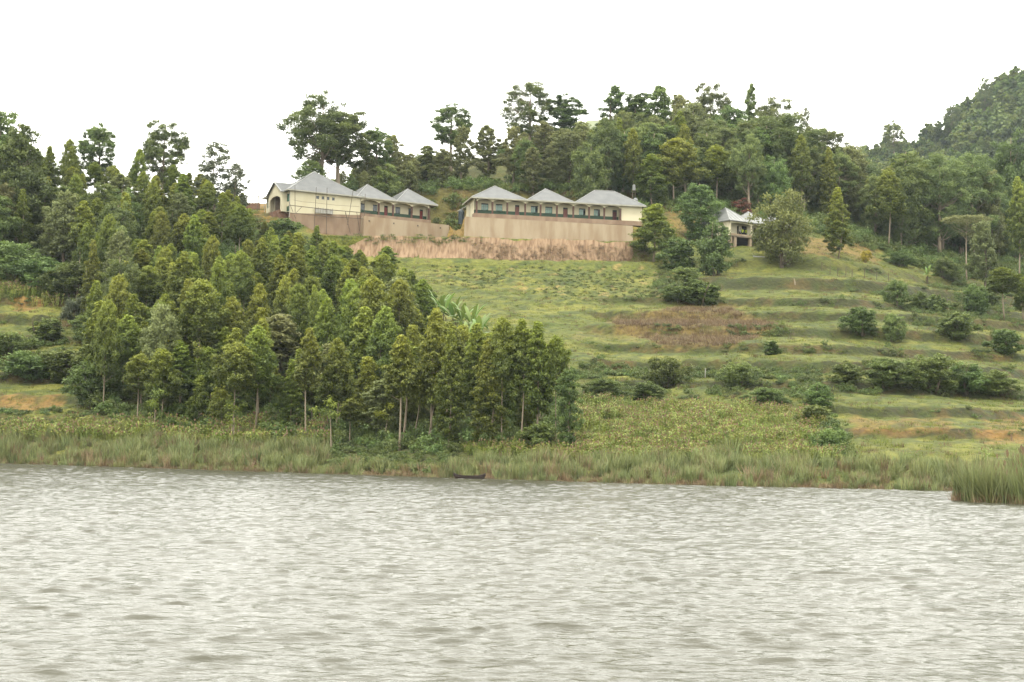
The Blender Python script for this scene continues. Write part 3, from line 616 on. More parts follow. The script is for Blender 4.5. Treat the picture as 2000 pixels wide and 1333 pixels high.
# scaffolding
SC = empty('scaffolding', O1, TH1, label='rough wooden pole scaffolding leaning along the long wall of the hall', cat='scaffolding')
def spt(u, v, Y=-1.4): X = frame_x(O1, TH1, u, Y); wx, wy = wallpt(O1, TH1, X, Y); q = P(u, v, wy); return (X, Y, q[2]-O1[2])
for (u0, v0, u1, v1) in ((575, 362, 577, 416), (617, 366, 615, 452), (638, 367, 639, 470), (689, 372, 680, 440), (713, 379, 711, 455), (504, 352, 503, 412), (697, 414, 704, 452)):
    MB().tube([spt(u0, v0), spt(u1, v1)], [.045, .06], 5).build('upright_pole', M_wood, SC)
for (u0, v0, u1, v1, rr_) in ((564, 401, 724, 417, .07), (573, 391, 610, 396, .025), (610, 396, 702, 404, .025), (566, 416, 713, 428, .06), (675, 413, 680, 430, .05)):
    MB().tube([spt(u0, v0), spt((u0+u1)/2, (v0+v1)/2+1.2), spt(u1, v1)], rr_, 5).build('rail', M_wood, SC)
for (u0, v0, u1, v1) in ((564, 394, 573, 415), (590, 404, 578, 417), (675, 416, 686, 457), (715, 436, 722, 456), (575, 420, 579, 428)):
    MB().tube([spt(u0, v0), spt(u1, v1)], .045, 5).build('brace', M_wood, SC)
pts = spt(616, 409, -.55), spt(651, 419, -.55)
wb = empty('white_panel', wallpt(O1, TH1, pts[0][0], -.6)+(O1[2]+pts[1][2],), TH1, label='low white panel with posts at the foot of the hall wall', cat='panel')  # low white railing panel behind the scaffold poles
L_ = pts[1][0]-pts[0][0]; MB().box((0, 0, 0), (L_, .25, .95)).build('slab', M_white, wb)
for k in range(8): MB().box((L_*k/7.5+.05, -.06, 0), (L_*k/7.5+.16, -.005, 1.0+.12*(k % 2))).build('bar', M_fascia, wb)

# unfinished structure at far left of the hall
q = P(487, 408, 318); uw = empty('unfinished_wall', q, rad(-8), label='unfinished brick wall with bare posts at the left of the hall', cat='wall')
MB().box((-1.5, 0, -1), (2.2, .3, 1.2)).build('brick_base', M_brickred, uw)
for k in range(6): MB().box((-1.4+k*.65, .05, 1.2), (-1.25+k*.65, .2, 2.6)).build('post', M_fascia, uw)
MB().box((-1.5, 0.02, 2.6), (2.2, .24, 2.75)).build('rail', M_fascia, uw)

# tanks
q = P(1238, 388, 317); q[2] = g1(q[0], q[1])
tw = empty('tank_tower', q, label='small grey water tank on a tall thin stand above the classroom roof', cat='water tank'); zt = P(1238, 361, 317)[2]-q[2]
MB().tube([(0, 0, zt-1.25), (0, 0, zt-.15), (0, 0, zt)], [.33, .33, .12], 14).build('tank', M_tankg, tw)
for dx, dy in ((-.25, -.25), (.25, -.25), (.25, .25), (-.25, .25)): MB().tube([(dx*1.5, dy*1.5, -1), (dx, dy, zt-1.3)], .05, 5).build('leg', M_wood, tw)
MB().box((-.42, -.42, zt-1.32), (.42, .42, zt-1.26)).build('platform', M_wood, tw)
q = P(1241, 394, 312); tt = empty('round_tank', q, label='round pale grey water tank behind the right end of the classroom roof', cat='water tank')
MB().tube([(0, 0, -4), (0, 0, .3), (0, 0, .6), (0, 0, .75)], [.55, .55, .35, .1], 14).build('tank', M_tankg, tt); MB().tube([(0, 0, .74), (0, 0, .86)], .13, 8).build('lid', M_tankd, tt)
q = P(901, 431, 303); tt = empty('dark_tank', q, label='dark blue water tank beside the left end of the classroom block', cat='water tank')
MB().tube([(0, 0, -.8), (0, 0, 1.7), (0, 0, 2.0), (0, 0, 2.15)], [.62, .62, .4, .15], 16).build('tank', M_tankd, tt); MB().tube([(0, 0, 2.14), (0, 0, 2.3)], .2, 8).build('lid', M_tankg, tt)

# low hut with a rusty roof
q = P(1563, 484, 318); hu = empty('rusty_hut', q, rad(14), label='low mud hut with rusty red roof on the slope right of the stilt house', cat='hut')
MB().box((0.3, 0, -2.5), (5.6, 3.6, .35)).build('wall', M_mudwall, hu); MB().box((3.6, -.02, -.75), (4.3, -.01, .1)).build('window', M_inner, hu)
MB().poly([(0, -.5, .25), (6.1, -.5, .25), (5.9, 1.8, 1.7), (.2, 1.8, 1.7)]).poly([(.2, 1.8, 1.7), (5.9, 1.8, 1.7), (6.1, 4.1, .25), (0, 4.1, .25)]).poly([(0, -.5, .15), (0, 4.1, .15), (6.1, 4.1, .15), (6.1, -.5, .15)]).build('roof', M_rust, hu)
# hilltop house
q = P(1140, 262, 392); hh = empty('hilltop_house', q, rad(-20), label='house with pale green roof half hidden among the trees on the hilltop', cat='house')
MB().box((0, 0, -6), (8, 6, .6)).build('wall', M_inner, hh); MB().poly([(-.6, -.6, .5), (8.6, -.6, .5), (8.2, 3, 4.1), (-.2, 3, 4.1)]).poly([(-.2, 3, 4.1), (8.2, 3, 4.1), (8.6, 6.6, .5), (-.6, 6.6, .5)]).poly([(-.6, -.6, .4), (-.6, 6.6, .4), (8.6, 6.6, .4), (8.6, -.6, .4)]).build('roof', M_limegrn, hh)

NTH = ['first', 'second', 'third', 'fourth', 'fifth', 'sixth', 'seventh', 'eighth']
# fence posts, behind the classrooms and down the right-hand slope
pm_ = MB().tube([(0, 0, -.3), (.03, 0, 1.6)], [.07, .06], 5).mesh('fence_post', M_wood)
for k, (u, v, D) in enumerate([(948, 378, 336), (1003, 376, 336), (1092, 384, 333), (1097, 376, 336), (1113, 372, 337), (1126, 376, 336), (1142, 380, 335), (1180, 372, 338)]):
    q = P(u, v, D); obj('fence_post', pm_, None, (q[0], q[1], g1(q[0], q[1])), label=NTH[k]+' thin wooden fence post from the left on the slope behind the classroom roofs', cat='fence post', group='fence posts behind the classrooms')
for k, (u, v, D) in enumerate([(1605, 522, 287), (1621, 528, 285), (1636, 536, 282), (1652, 530, 286), (1664, 541, 283), (1688, 545, 287), (1712, 556, 285), (1735, 562, 284)]):
    q = P(u, v, D); obj('fence_post', pm_, None, (q[0], q[1], g1(q[0], q[1])), label=NTH[k]+' grey fence post from the left on the grassy slope below the rusty hut', cat='fence post', group='fence posts down the right slope')
q = P(1377, 742, 198); o = MB().tube([(0, 0, -.3), (.05, 0, .9)], .05, 6).build('white_stake', M_white); o.location = (q[0], q[1], g1(q[0], q[1])+.35); tag(o, 'short white stake in the green scrub in mid slope', 'stake')
q = P(1483, 506, 291); z = g1(q[0], q[1]); o = MB().tube([(-1.1, .5, .35), (1.3, -.8, .12)], [.12, .1], 6).build('fallen_log', M_cap); o.location = (q[0], q[1], z); tag(o, 'pale fallen log lying on the grass below the stilt house', 'log')
q = P(1553, 556, 267); z = g1(q[0], q[1]); o = MB().tube([(0, 0, -.2), (-.05, 0, .5), (-.2, 0, 1.15)], [.16, .13, .05], 7).build('tree_stump', M_bark); o.location = (q[0], q[1], z); tag(o, 'broken grey tree stump standing in grass on the upper slope', 'stump')

# dugout canoe in the reeds
def canoe():
    vs, fs = [], []; n = 16; k = 7
    for i in range(n+1):
        t = i/n*2-1; w = .42*(1-abs(t)**3)+.03; h = .42+.30*t*t*t*t; x = t*2.2
        for j in range(k): a = math.pi*j/(k-1); vs.append((x, -w*math.cos(a), h-(h+.1)*math.sin(a)*(1-abs(t)**6*.6)))
        for j in range(k): a = math.pi*(k-1-j)/(k-1); vs.append((x*.97, -(w-.05)*math.cos(a), h-(h+.02)*math.sin(a)*(1-abs(t)**6*.6)))
    for i in range(n):
        for j in range(2*k): j2 = (j+1) % (2*k); fs.append((i*2*k+j, i*2*k+j2, (i+1)*2*k+j2, (i+1)*2*k+j))
    mb = MB(); mb.v, mb.f = vs, fs; return mb
q = P(940, 934.5, 136.0); cn = empty('dugout_canoe', (-3.55, 137.2, -.05), rad(8), label='dark wooden dugout canoe moored at the edge of the reeds', cat='canoe')
canoe().build('hull', M_boat, cn); cn.scale = (.66, .8, .8)
for x in (-1.2, .2, 1.4): MB().box((x-.12, -.33, .33), (x+.12, .33, .37)).build('seat', M_wood, cn)

# people on the stilt-house verandah
def person(X, Y, shirt, label, face=-1.2, lean=0):
    wx, wy = wallpt(O3, TH3, X, Y); root = empty('person', (wx, wy, O3[2]), TH3+face, label=label, cat='person')
    V_ = {'pel': (0, 0, .93, .14), 'che': (0, .02, 1.28, .16), 'nek': (0, .02, 1.47, .06), 'hd1': (0, 0, 1.56, .075), 'hd2': (0, 0, 1.67, .095), 'hd3': (0, 0, 1.75, .06)}
    for s in (-1, 1):
        V_.update({f'hip{s}': (s*.1, 0, .86, .1), f'kn{s}': (s*.12, -.03, .48, .065), f'an{s}': (s*.12, .02, .08, .045), f'to{s}': (s*.13, -.14, .04, .04),
                   f'sh{s}': (s*.19, .02, 1.38, .07), f'el{s}': (s*.25, .03, 1.1, .045), f'wr{s}': (s*.22, -.14, .93+.1*lean, .033), f'ha{s}': (s*.2, -.2, .88+.1*lean, .03)})
    keys = list(V_); E = [('pel', 'che'), ('che', 'nek'), ('nek', 'hd1'), ('hd1', 'hd2'), ('hd2', 'hd3')]
    for s in (-1, 1): E += [('pel', f'hip{s}'), (f'hip{s}', f'kn{s}'), (f'kn{s}', f'an{s}'), (f'an{s}', f'to{s}'), ('che', f'sh{s}'), (f'sh{s}', f'el{s}'), (f'el{s}', f'wr{s}'), (f'wr{s}', f'ha{s}')]
    me = bpy.data.meshes.new('body'); me.from_pydata([V_[k][:3] for k in keys], [(keys.index(a), keys.index(b)) for a, b in E], []); me.materials.append(M_skin)
    b = obj('body', me, root); sk = b.modifiers.new('s', 'SKIN'); b.modifiers.new('d', 'SUBSURF').render_levels = 1
    for i, k in enumerate(keys): me.skin_vertices[0].data[i].radius = (V_[k][3],)*2
    me.skin_vertices[0].data[0].use_root = True
    MB().tube([(0, .01, .86), (0, .01, 1.05), (0, .02, 1.3), (0, .02, 1.42), (0, .02, 1.46)], [.19, .18, .215, .19, .09], 12).build('shirt', shirt, root)
    for s in (-1, 1):
        MB().tube([(s*.1, 0, .9), (s*.12, -.03, .48), (s*.12, .02, .12)], [.125, .09, .07], 8).build('trouser_leg', M_navy, root)
        MB().tube([(s*.17, .02, 1.4), (s*.25, .03, 1.12)], [.085, .06], 8).build('sleeve', shirt, root)
person(f3(1450.5, .55), .55, M_vest, 'person in yellow vest and dark trousers, the left one of the pair on the verandah', -.6)
person(f3(1457.5, .6), .6, M_vest, 'person in yellow vest standing nearest the verandah column of the stilt house', .7, 1)
person(f3(1446, .95), .95, M_white, 'person in pale shirt behind the yellow vests in the stilt house doorway', .2)
person(f3(1484, .6), .6, M_teal, 'person in light blue shirt further right on the stilt house verandah', .1)
# ---------------------------------------------------------------- foliage
def rdir(n, rs):
    v = rs.normal(size=(n, 3)); return v/np.linalg.norm(v, axis=1, keepdims=True)
def leaves(cl, per, size, rs, droop=0.3, asp=.42, new_top=.5):
    """cl: rows x,y,z,rx,rz,newness. Leaf blades are spread over each clump, facing more or less outward."""
    cl = np.asarray(cl, float); w = (cl[:, 3]**2*cl[:, 4])**(2/3.); cnt = np.maximum(4, (per*len(cl)*w/w.sum()).astype(int)); idx = np.repeat(np.arange(len(cl)), cnt); n = len(idx)
    d = rdir(n, rs); d[:, 2] = np.where(rs.rand(n) < .45, np.abs(d[:, 2]), d[:, 2]); r = rs.rand(n)**.38
    bump = 1+.30*rs.normal(size=n)
    c = cl[idx]; p = np.stack([c[:, 0]+d[:, 0]*c[:, 3]*r*bump, c[:, 1]+d[:, 1]*c[:, 3]*r*bump, c[:, 2]+d[:, 2]*c[:, 4]*r*bump], -1)
    nrm = d*.65+rdir(n, rs)*.85+np.array([0, 0, .25]); nrm /= np.linalg.norm(nrm, axis=1, keepdims=True)
    a = rdir(n, rs)+np.array([0, 0, -droop*2]); a -= nrm*(a*nrm).sum(1, keepdims=True); a /= np.linalg.norm(a, axis=1, keepdims=True)
    b = np.cross(nrm, a); s = (size*(.65+.7*rs.rand(n)))[:, None]
    V = np.stack([p-a*s*.5, p-b*s*asp*.5+a*s*.05+nrm*s*.08, p+a*s*.5, p+b*s*asp*.5+a*s*.05+nrm*s*.08], 1)
    up = np.clip(d[:, 2]*r, -1, 1)
    t = np.clip(c[:, 5]*(.35+.65*np.clip(up*.6+.5, 0, 1))*new_top*2+rs.normal(size=n)*.13+.10, 0, 1)
    return V.reshape(-1, 3), np.repeat(t, 4)
def crown_mesh(name, cl, per, size, m, seed, **k):
    V, t = leaves(cl, per, size, np.random.RandomState(seed), **k)
    return mesh_np(name, V, np.arange(len(V)).reshape(-1, 4), m, {'tint': ('FLOAT', t)})
def trunk_mesh(cl, H, r0, rs, m, limbs=14, top=.93, bend=.25, base=0.0, stems=1):
    mb = MB()
    for s in range(stems):
        off = np.array([rs.normal()*.25, rs.normal()*.25]) if stems > 1 else np.zeros(2)
        bx, by = rs.normal()*bend, rs.normal()*bend; pts = []
        for k in range(6):
            t = k/5; pts.append((off[0]*(1+t*2)+bx*math.sin(t*2.6), off[1]*(1+t*2)+by*math.sin(t*3.1), -.5+t*(H*top+.5)))
        mb.tube(pts, [r0*(1.15-t*1.02) for t in (0, .2, .4, .6, .8, 1)], 7)
    for i in rs.permutation(len(cl))[:limbs]:
        x, y, z, rx, rz, _ = cl[i]; z0 = max(z-rz*.2-math.hypot(x, y)*rs.uniform(.5, 1.0), H*base+.05*H); t = min(z0/(H*top), .98)
        q = (bx*math.sin(t*2.6), by*math.sin(t*3.1), z0); mid = ((q[0]+x)/2*1.05, (q[1]+y)/2*1.05, z0+(z-z0)*.38)
        rr = r0*(1.1-t)*.42+.012; mb.tube([q, mid, (x, y, z)], [rr, rr*.7, rr*.25], 5, False)
    me = bpy.data.meshes.new('trunk'); me.from_pydata(mb.v, [], mb.f); me.materials.append(m); me.update()
    me.polygons.foreach_set('use_smooth', [True]*len(me.polygons)); return me

def make_young(seed, H, R, base, n=92, sharp=.55, subs=3):
    rs = np.random.RandomState(seed); cl = []; ex, ey = rs.normal()*R*.12, rs.normal()*R*.12
    for i in range(n):
        t = (i+rs.rand())/n; t = t**.85; prof = (max(.0, 1-t)**sharp)*min(1, (t+.12)/.34)**.8; r = R*prof*(1+.22*math.sin(i*1.7+seed))
        a = i*2.4+rs.rand()*1.2; rr = r*rs.uniform(.25, 1.0)**.8; L_ = R*rs.uniform(.22, .34)*(.6+.45*prof); x, y, z = rr*math.cos(a)+ex*t, rr*math.sin(a)+ey*t, H*base+(H*(1-base)-L_*.7)*t
        for k in range(subs):
            q = rdir(1, rs)[0]; cr = L_*rs.uniform(.5, .75); cl.append((x+q[0]*L_*.5, y+q[1]*L_*.5, z+abs(q[2])*L_*.35, cr, cr*rs.uniform(.8, 1.15), np.clip((.08+1.0*t**2.2)*rs.uniform(.5, 1.1)+.25*q[2]*prof, 0, 1)))
    return cl
def make_tall(seed, H, R, base, lobes=22):
    rs = np.random.RandomState(seed); cl = []; pts = []; hc = H*(1-base)*.5; zc = H-hc
    for _ in range(900):
        q = rdir(1, rs)[0]*rs.uniform(.45, 1)**.6; x, y, z = q[0]*R*.84*(1-.18*(q[2] < -.2)), q[1]*R*.84, zc+q[2]*hc*.90
        if all((x-a)**2+(y-b)**2+((z-c)*.8)**2 > (R*.33)**2 for a, b, c in pts): pts.append((x, y, z))
        if len(pts) >= lobes: break
    for x, y, z in pts:
        L_ = R*rs.uniform(.22, .34)*(1.05 if z > zc else .9)
        for k in range(rs.randint(6, 10)):
            q = rdir(1, rs)[0]; cr = L_*rs.uniform(.36, .58); cl.append((x+q[0]*L_*.85, y+q[1]*L_*.85, z+q[2]*L_*.95, cr, cr*1.05, np.clip(.42+.5*q[2]+rs.normal()*.15, .05, 1)))
    return cl
def make_lobed(seed, H, R, base, lobes=9, flat=1.25):
    rs = np.random.RandomState(seed); cl = []
    for i in range(lobes):
        t = (i+.6)/lobes; prof = math.sin(math.pi*(.12+.80*t))**.7; a = i*2.4+rs.rand(); r = R*prof*rs.uniform(.25, .72)
        x, y, z = r*math.cos(a), r*math.sin(a), H*base+H*(1-base)*t*.86; L_ = R*rs.uniform(.38, .55)*(.6+.4*prof)
        for k in range(10):
            q = rdir(1, rs)[0]; cr = L_*rs.uniform(.3, .5); cl.append((x+q[0]*L_*.8, y+q[1]*L_*.8, z+q[2]*L_*.7*flat, cr, cr*.85, np.clip(.45+.5*q[2]+rs.normal()*.15, .05, 1)))
    return cl
def make_flat(seed, H, R):
    rs = np.random.RandomState(seed); cl = []
    for i in range(60):
        a = i*2.4; r = R*math.sqrt((i+.5)/60); cl.append((r*math.cos(a), r*math.sin(a), H*.93-r*r*.03+rs.normal()*.12, R*.17, .28, rs.uniform(.3, 1)))
    for i in range(16): a = rs.rand()*6.28; r = R*.4*rs.rand(); cl.append((r*math.cos(a), r*math.sin(a), H*rs.uniform(.62, .84), R*.16, .4, rs.uniform(0, .4)))
    return cl

PROTO = {}
def proto(kind, mk, per, size, lm, bark, r0, H, R, **k):
    tk = {q: k.pop(q) for q in ('limbs', 'top', 'bend', 'base_l', 'stems') if q in k}
    if 'base_l' in tk: tk['base'] = tk.pop('base_l')
    seed = len(PROTO)*7+len(PROTO.get(kind, []))*31+5; cl = mk(seed)
    PROTO.setdefault(kind, []).append((crown_mesh(kind+'_crown', cl, per, size, LM[lm], seed+1, **k), trunk_mesh(cl, H, r0, np.random.RandomState(seed+2), bark, **tk), H, R))
for i in range(7):
    H, R, b, sh = [(13, 2.3, .36, .62), (13, 1.9, .28, .75), (14, 2.6, .52, .50), (12, 2.5, .16, .66), (13, 1.8, .46, .66), (12.5, 2.8, .32, .46), (13, 2.1, .10, .70)][i]
    proto('Y', lambda s, H=H, R=R, b=b, sh=sh: make_young(s, H, R, b, sharp=sh), 58, .32, 'young', M_bark, .095, H, R, droop=.5, asp=.34)
for i in range(5):
    H, R, b = [(22, 5.2, .30), (22, 4.2, .42), (20, 4.8, .25), (21, 4.0, .36), (22, 5.2, .12)][i]
    proto('T', lambda s, H=H, R=R, b=b, i=i: make_tall(s, H, R, b, 30+2*i), 100, .38, 'tall', M_bark, .34, H, R, droop=.5, asp=.36, limbs=42)
for i in range(4):
    H, R, b = [(13, 2.9, .12), (12, 2.5, .18), (13, 3.3, .10), (12, 2.2, .16)][i]
    proto('G', lambda s, H=H, R=R, b=b: make_young(s, H, R, b, 84, .38), 52, .34, 'olive', M_barkd, .2, H, R, droop=0, limbs=20)
for i in range(4):
    H, R, b = [(18, 4.4, .10), (18, 3.8, .18), (19, 3.4, .08), (17, 5.0, .15)][i]
    proto('D', lambda s, H=H, R=R, b=b: make_lobed(s, H, R, b, 24), 90, .40, 'dark', M_bark, .3, H, R, droop=.3, limbs=24)
for i in range(2): proto('C', lambda s, i=i: make_young(s, 16, 3.0+.6*i, .06, 66, .62), 62, .38, 'dark', M_barkd, .22, 16, 3.0+.6*i, droop=.2, limbs=10)
for i in range(3):
    H, R = [(4, 2.0), (4, 1.6), (3.2, 2.4)][i]
    proto('B', lambda s, H=H, R=R: make_lobed(s, H, R, .06, 13, 1.0), 55, .26, 'bush', M_barkd, .09, H, R, droop=.1, limbs=16, stems=2, asp=.5)
for i in range(2): proto('K', lambda s, i=i: make_lobed(s, 6, 2.4+.5*i, .06, 15, 1.0), 75, .26, 'dark', M_barkd, .12, 6, 2.4+.5*i, droop=.1, limbs=18, stems=3, asp=.5)
proto('W', lambda s: make_lobed(s, 4, 2.2, .05, 8, .9), 90, .30, 'pale', M_barkd, .08, 4, 2.2, droop=-.2, limbs=10, stems=3, asp=.25)
proto('L', lambda s: make_young(s, 14, 3.4, .12, 60, .45, 2), 44, .40, 'pale', M_bark, .16, 14, 3.4, droop=-.1, limbs=40, asp=.4)
proto('O', lambda s: make_lobed(s, 11, 5.2, .20, 18, 1.0), 75, .36, 'lush', M_barkd, .30, 11, 5.2, droop=.2, limbs=34, asp=.5)
proto('F', lambda s: make_flat(s, 13, 4.2), 75, .30, 'olive', M_bark, .15, 13, 4.2, limbs=26, base_l=.5)
proto('R', lambda s: make_lobed(s, 6, 2.6, .1, 7, 1.0), 110, .26, 'red', M_barkd, .12, 6, 2.6, limbs=12)
proto('Z', lambda s: make_lobed(s, 2.4, 1.5, .05, 6, 1.0), 80, .2, 'yellow', M_barkd, .05, 2.4, 1.5, limbs=8)
NAMES = dict(Y='young_eucalyptus_tree', T='tall_eucalyptus_tree', G='olive_leaved_tree', D='dense_evergreen_tree', C='conical_tree', B='bush', K='dark_bush', W='pale_shrub', L='feathery_tree', O='spreading_tree', F='flat_topped_tree', R='red_flowering_tree', Z='yellow_flowering_shrub')
CATS = dict(B='bush', K='bush', W='shrub', Z='shrub')
placed = []; placed_r = []; FILL = []
_rs = np.random.RandomState(99)
def plant(kind, x, y, H, wpx=None, wm=None, label=None, group=None, var=None, z=None):
    z = g1(x, y) if z is None else z
    cm, tm, H0, R0 = PROTO[kind][_rs.randint(len(PROTO[kind])) if var is None else var % len(PROTO[kind])]
    s = H/H0; sw = s
    if wpx: wm = wpx/F*y
    if wm: sw = wm/(2*R0*(.76 if kind in 'TDKB' else .90))
    sw = float(np.clip(sw, s*.45, s*2.2))
    r = empty(NAMES[kind], (x, y, z-.1), _rs.rand()*6.28, label=label, cat=CATS.get(kind, 'tree'), group=group); r.scale = (sw, sw, s)
    obj('crown', cm, r); obj('trunk', tm, r); placed.append((x, y, kind)); placed_r.append((r, x, y, z+H*.6)); return r
def plant_uv(kind, u, vtop, D, wpx=None, label=None, group=None, var=None, hmin=2.0, hmax=34):
    x = P(u, vtop, D)[0]; z = g1(x, D); H = P(u, vtop, D)[2]-z
    if H < hmin or H > hmax: print('H?', kind, u, vtop, D, round(H, 1))
    return plant(kind, x, D, float(np.clip(H, hmin, hmax)), wpx, None, label, group, var, z)

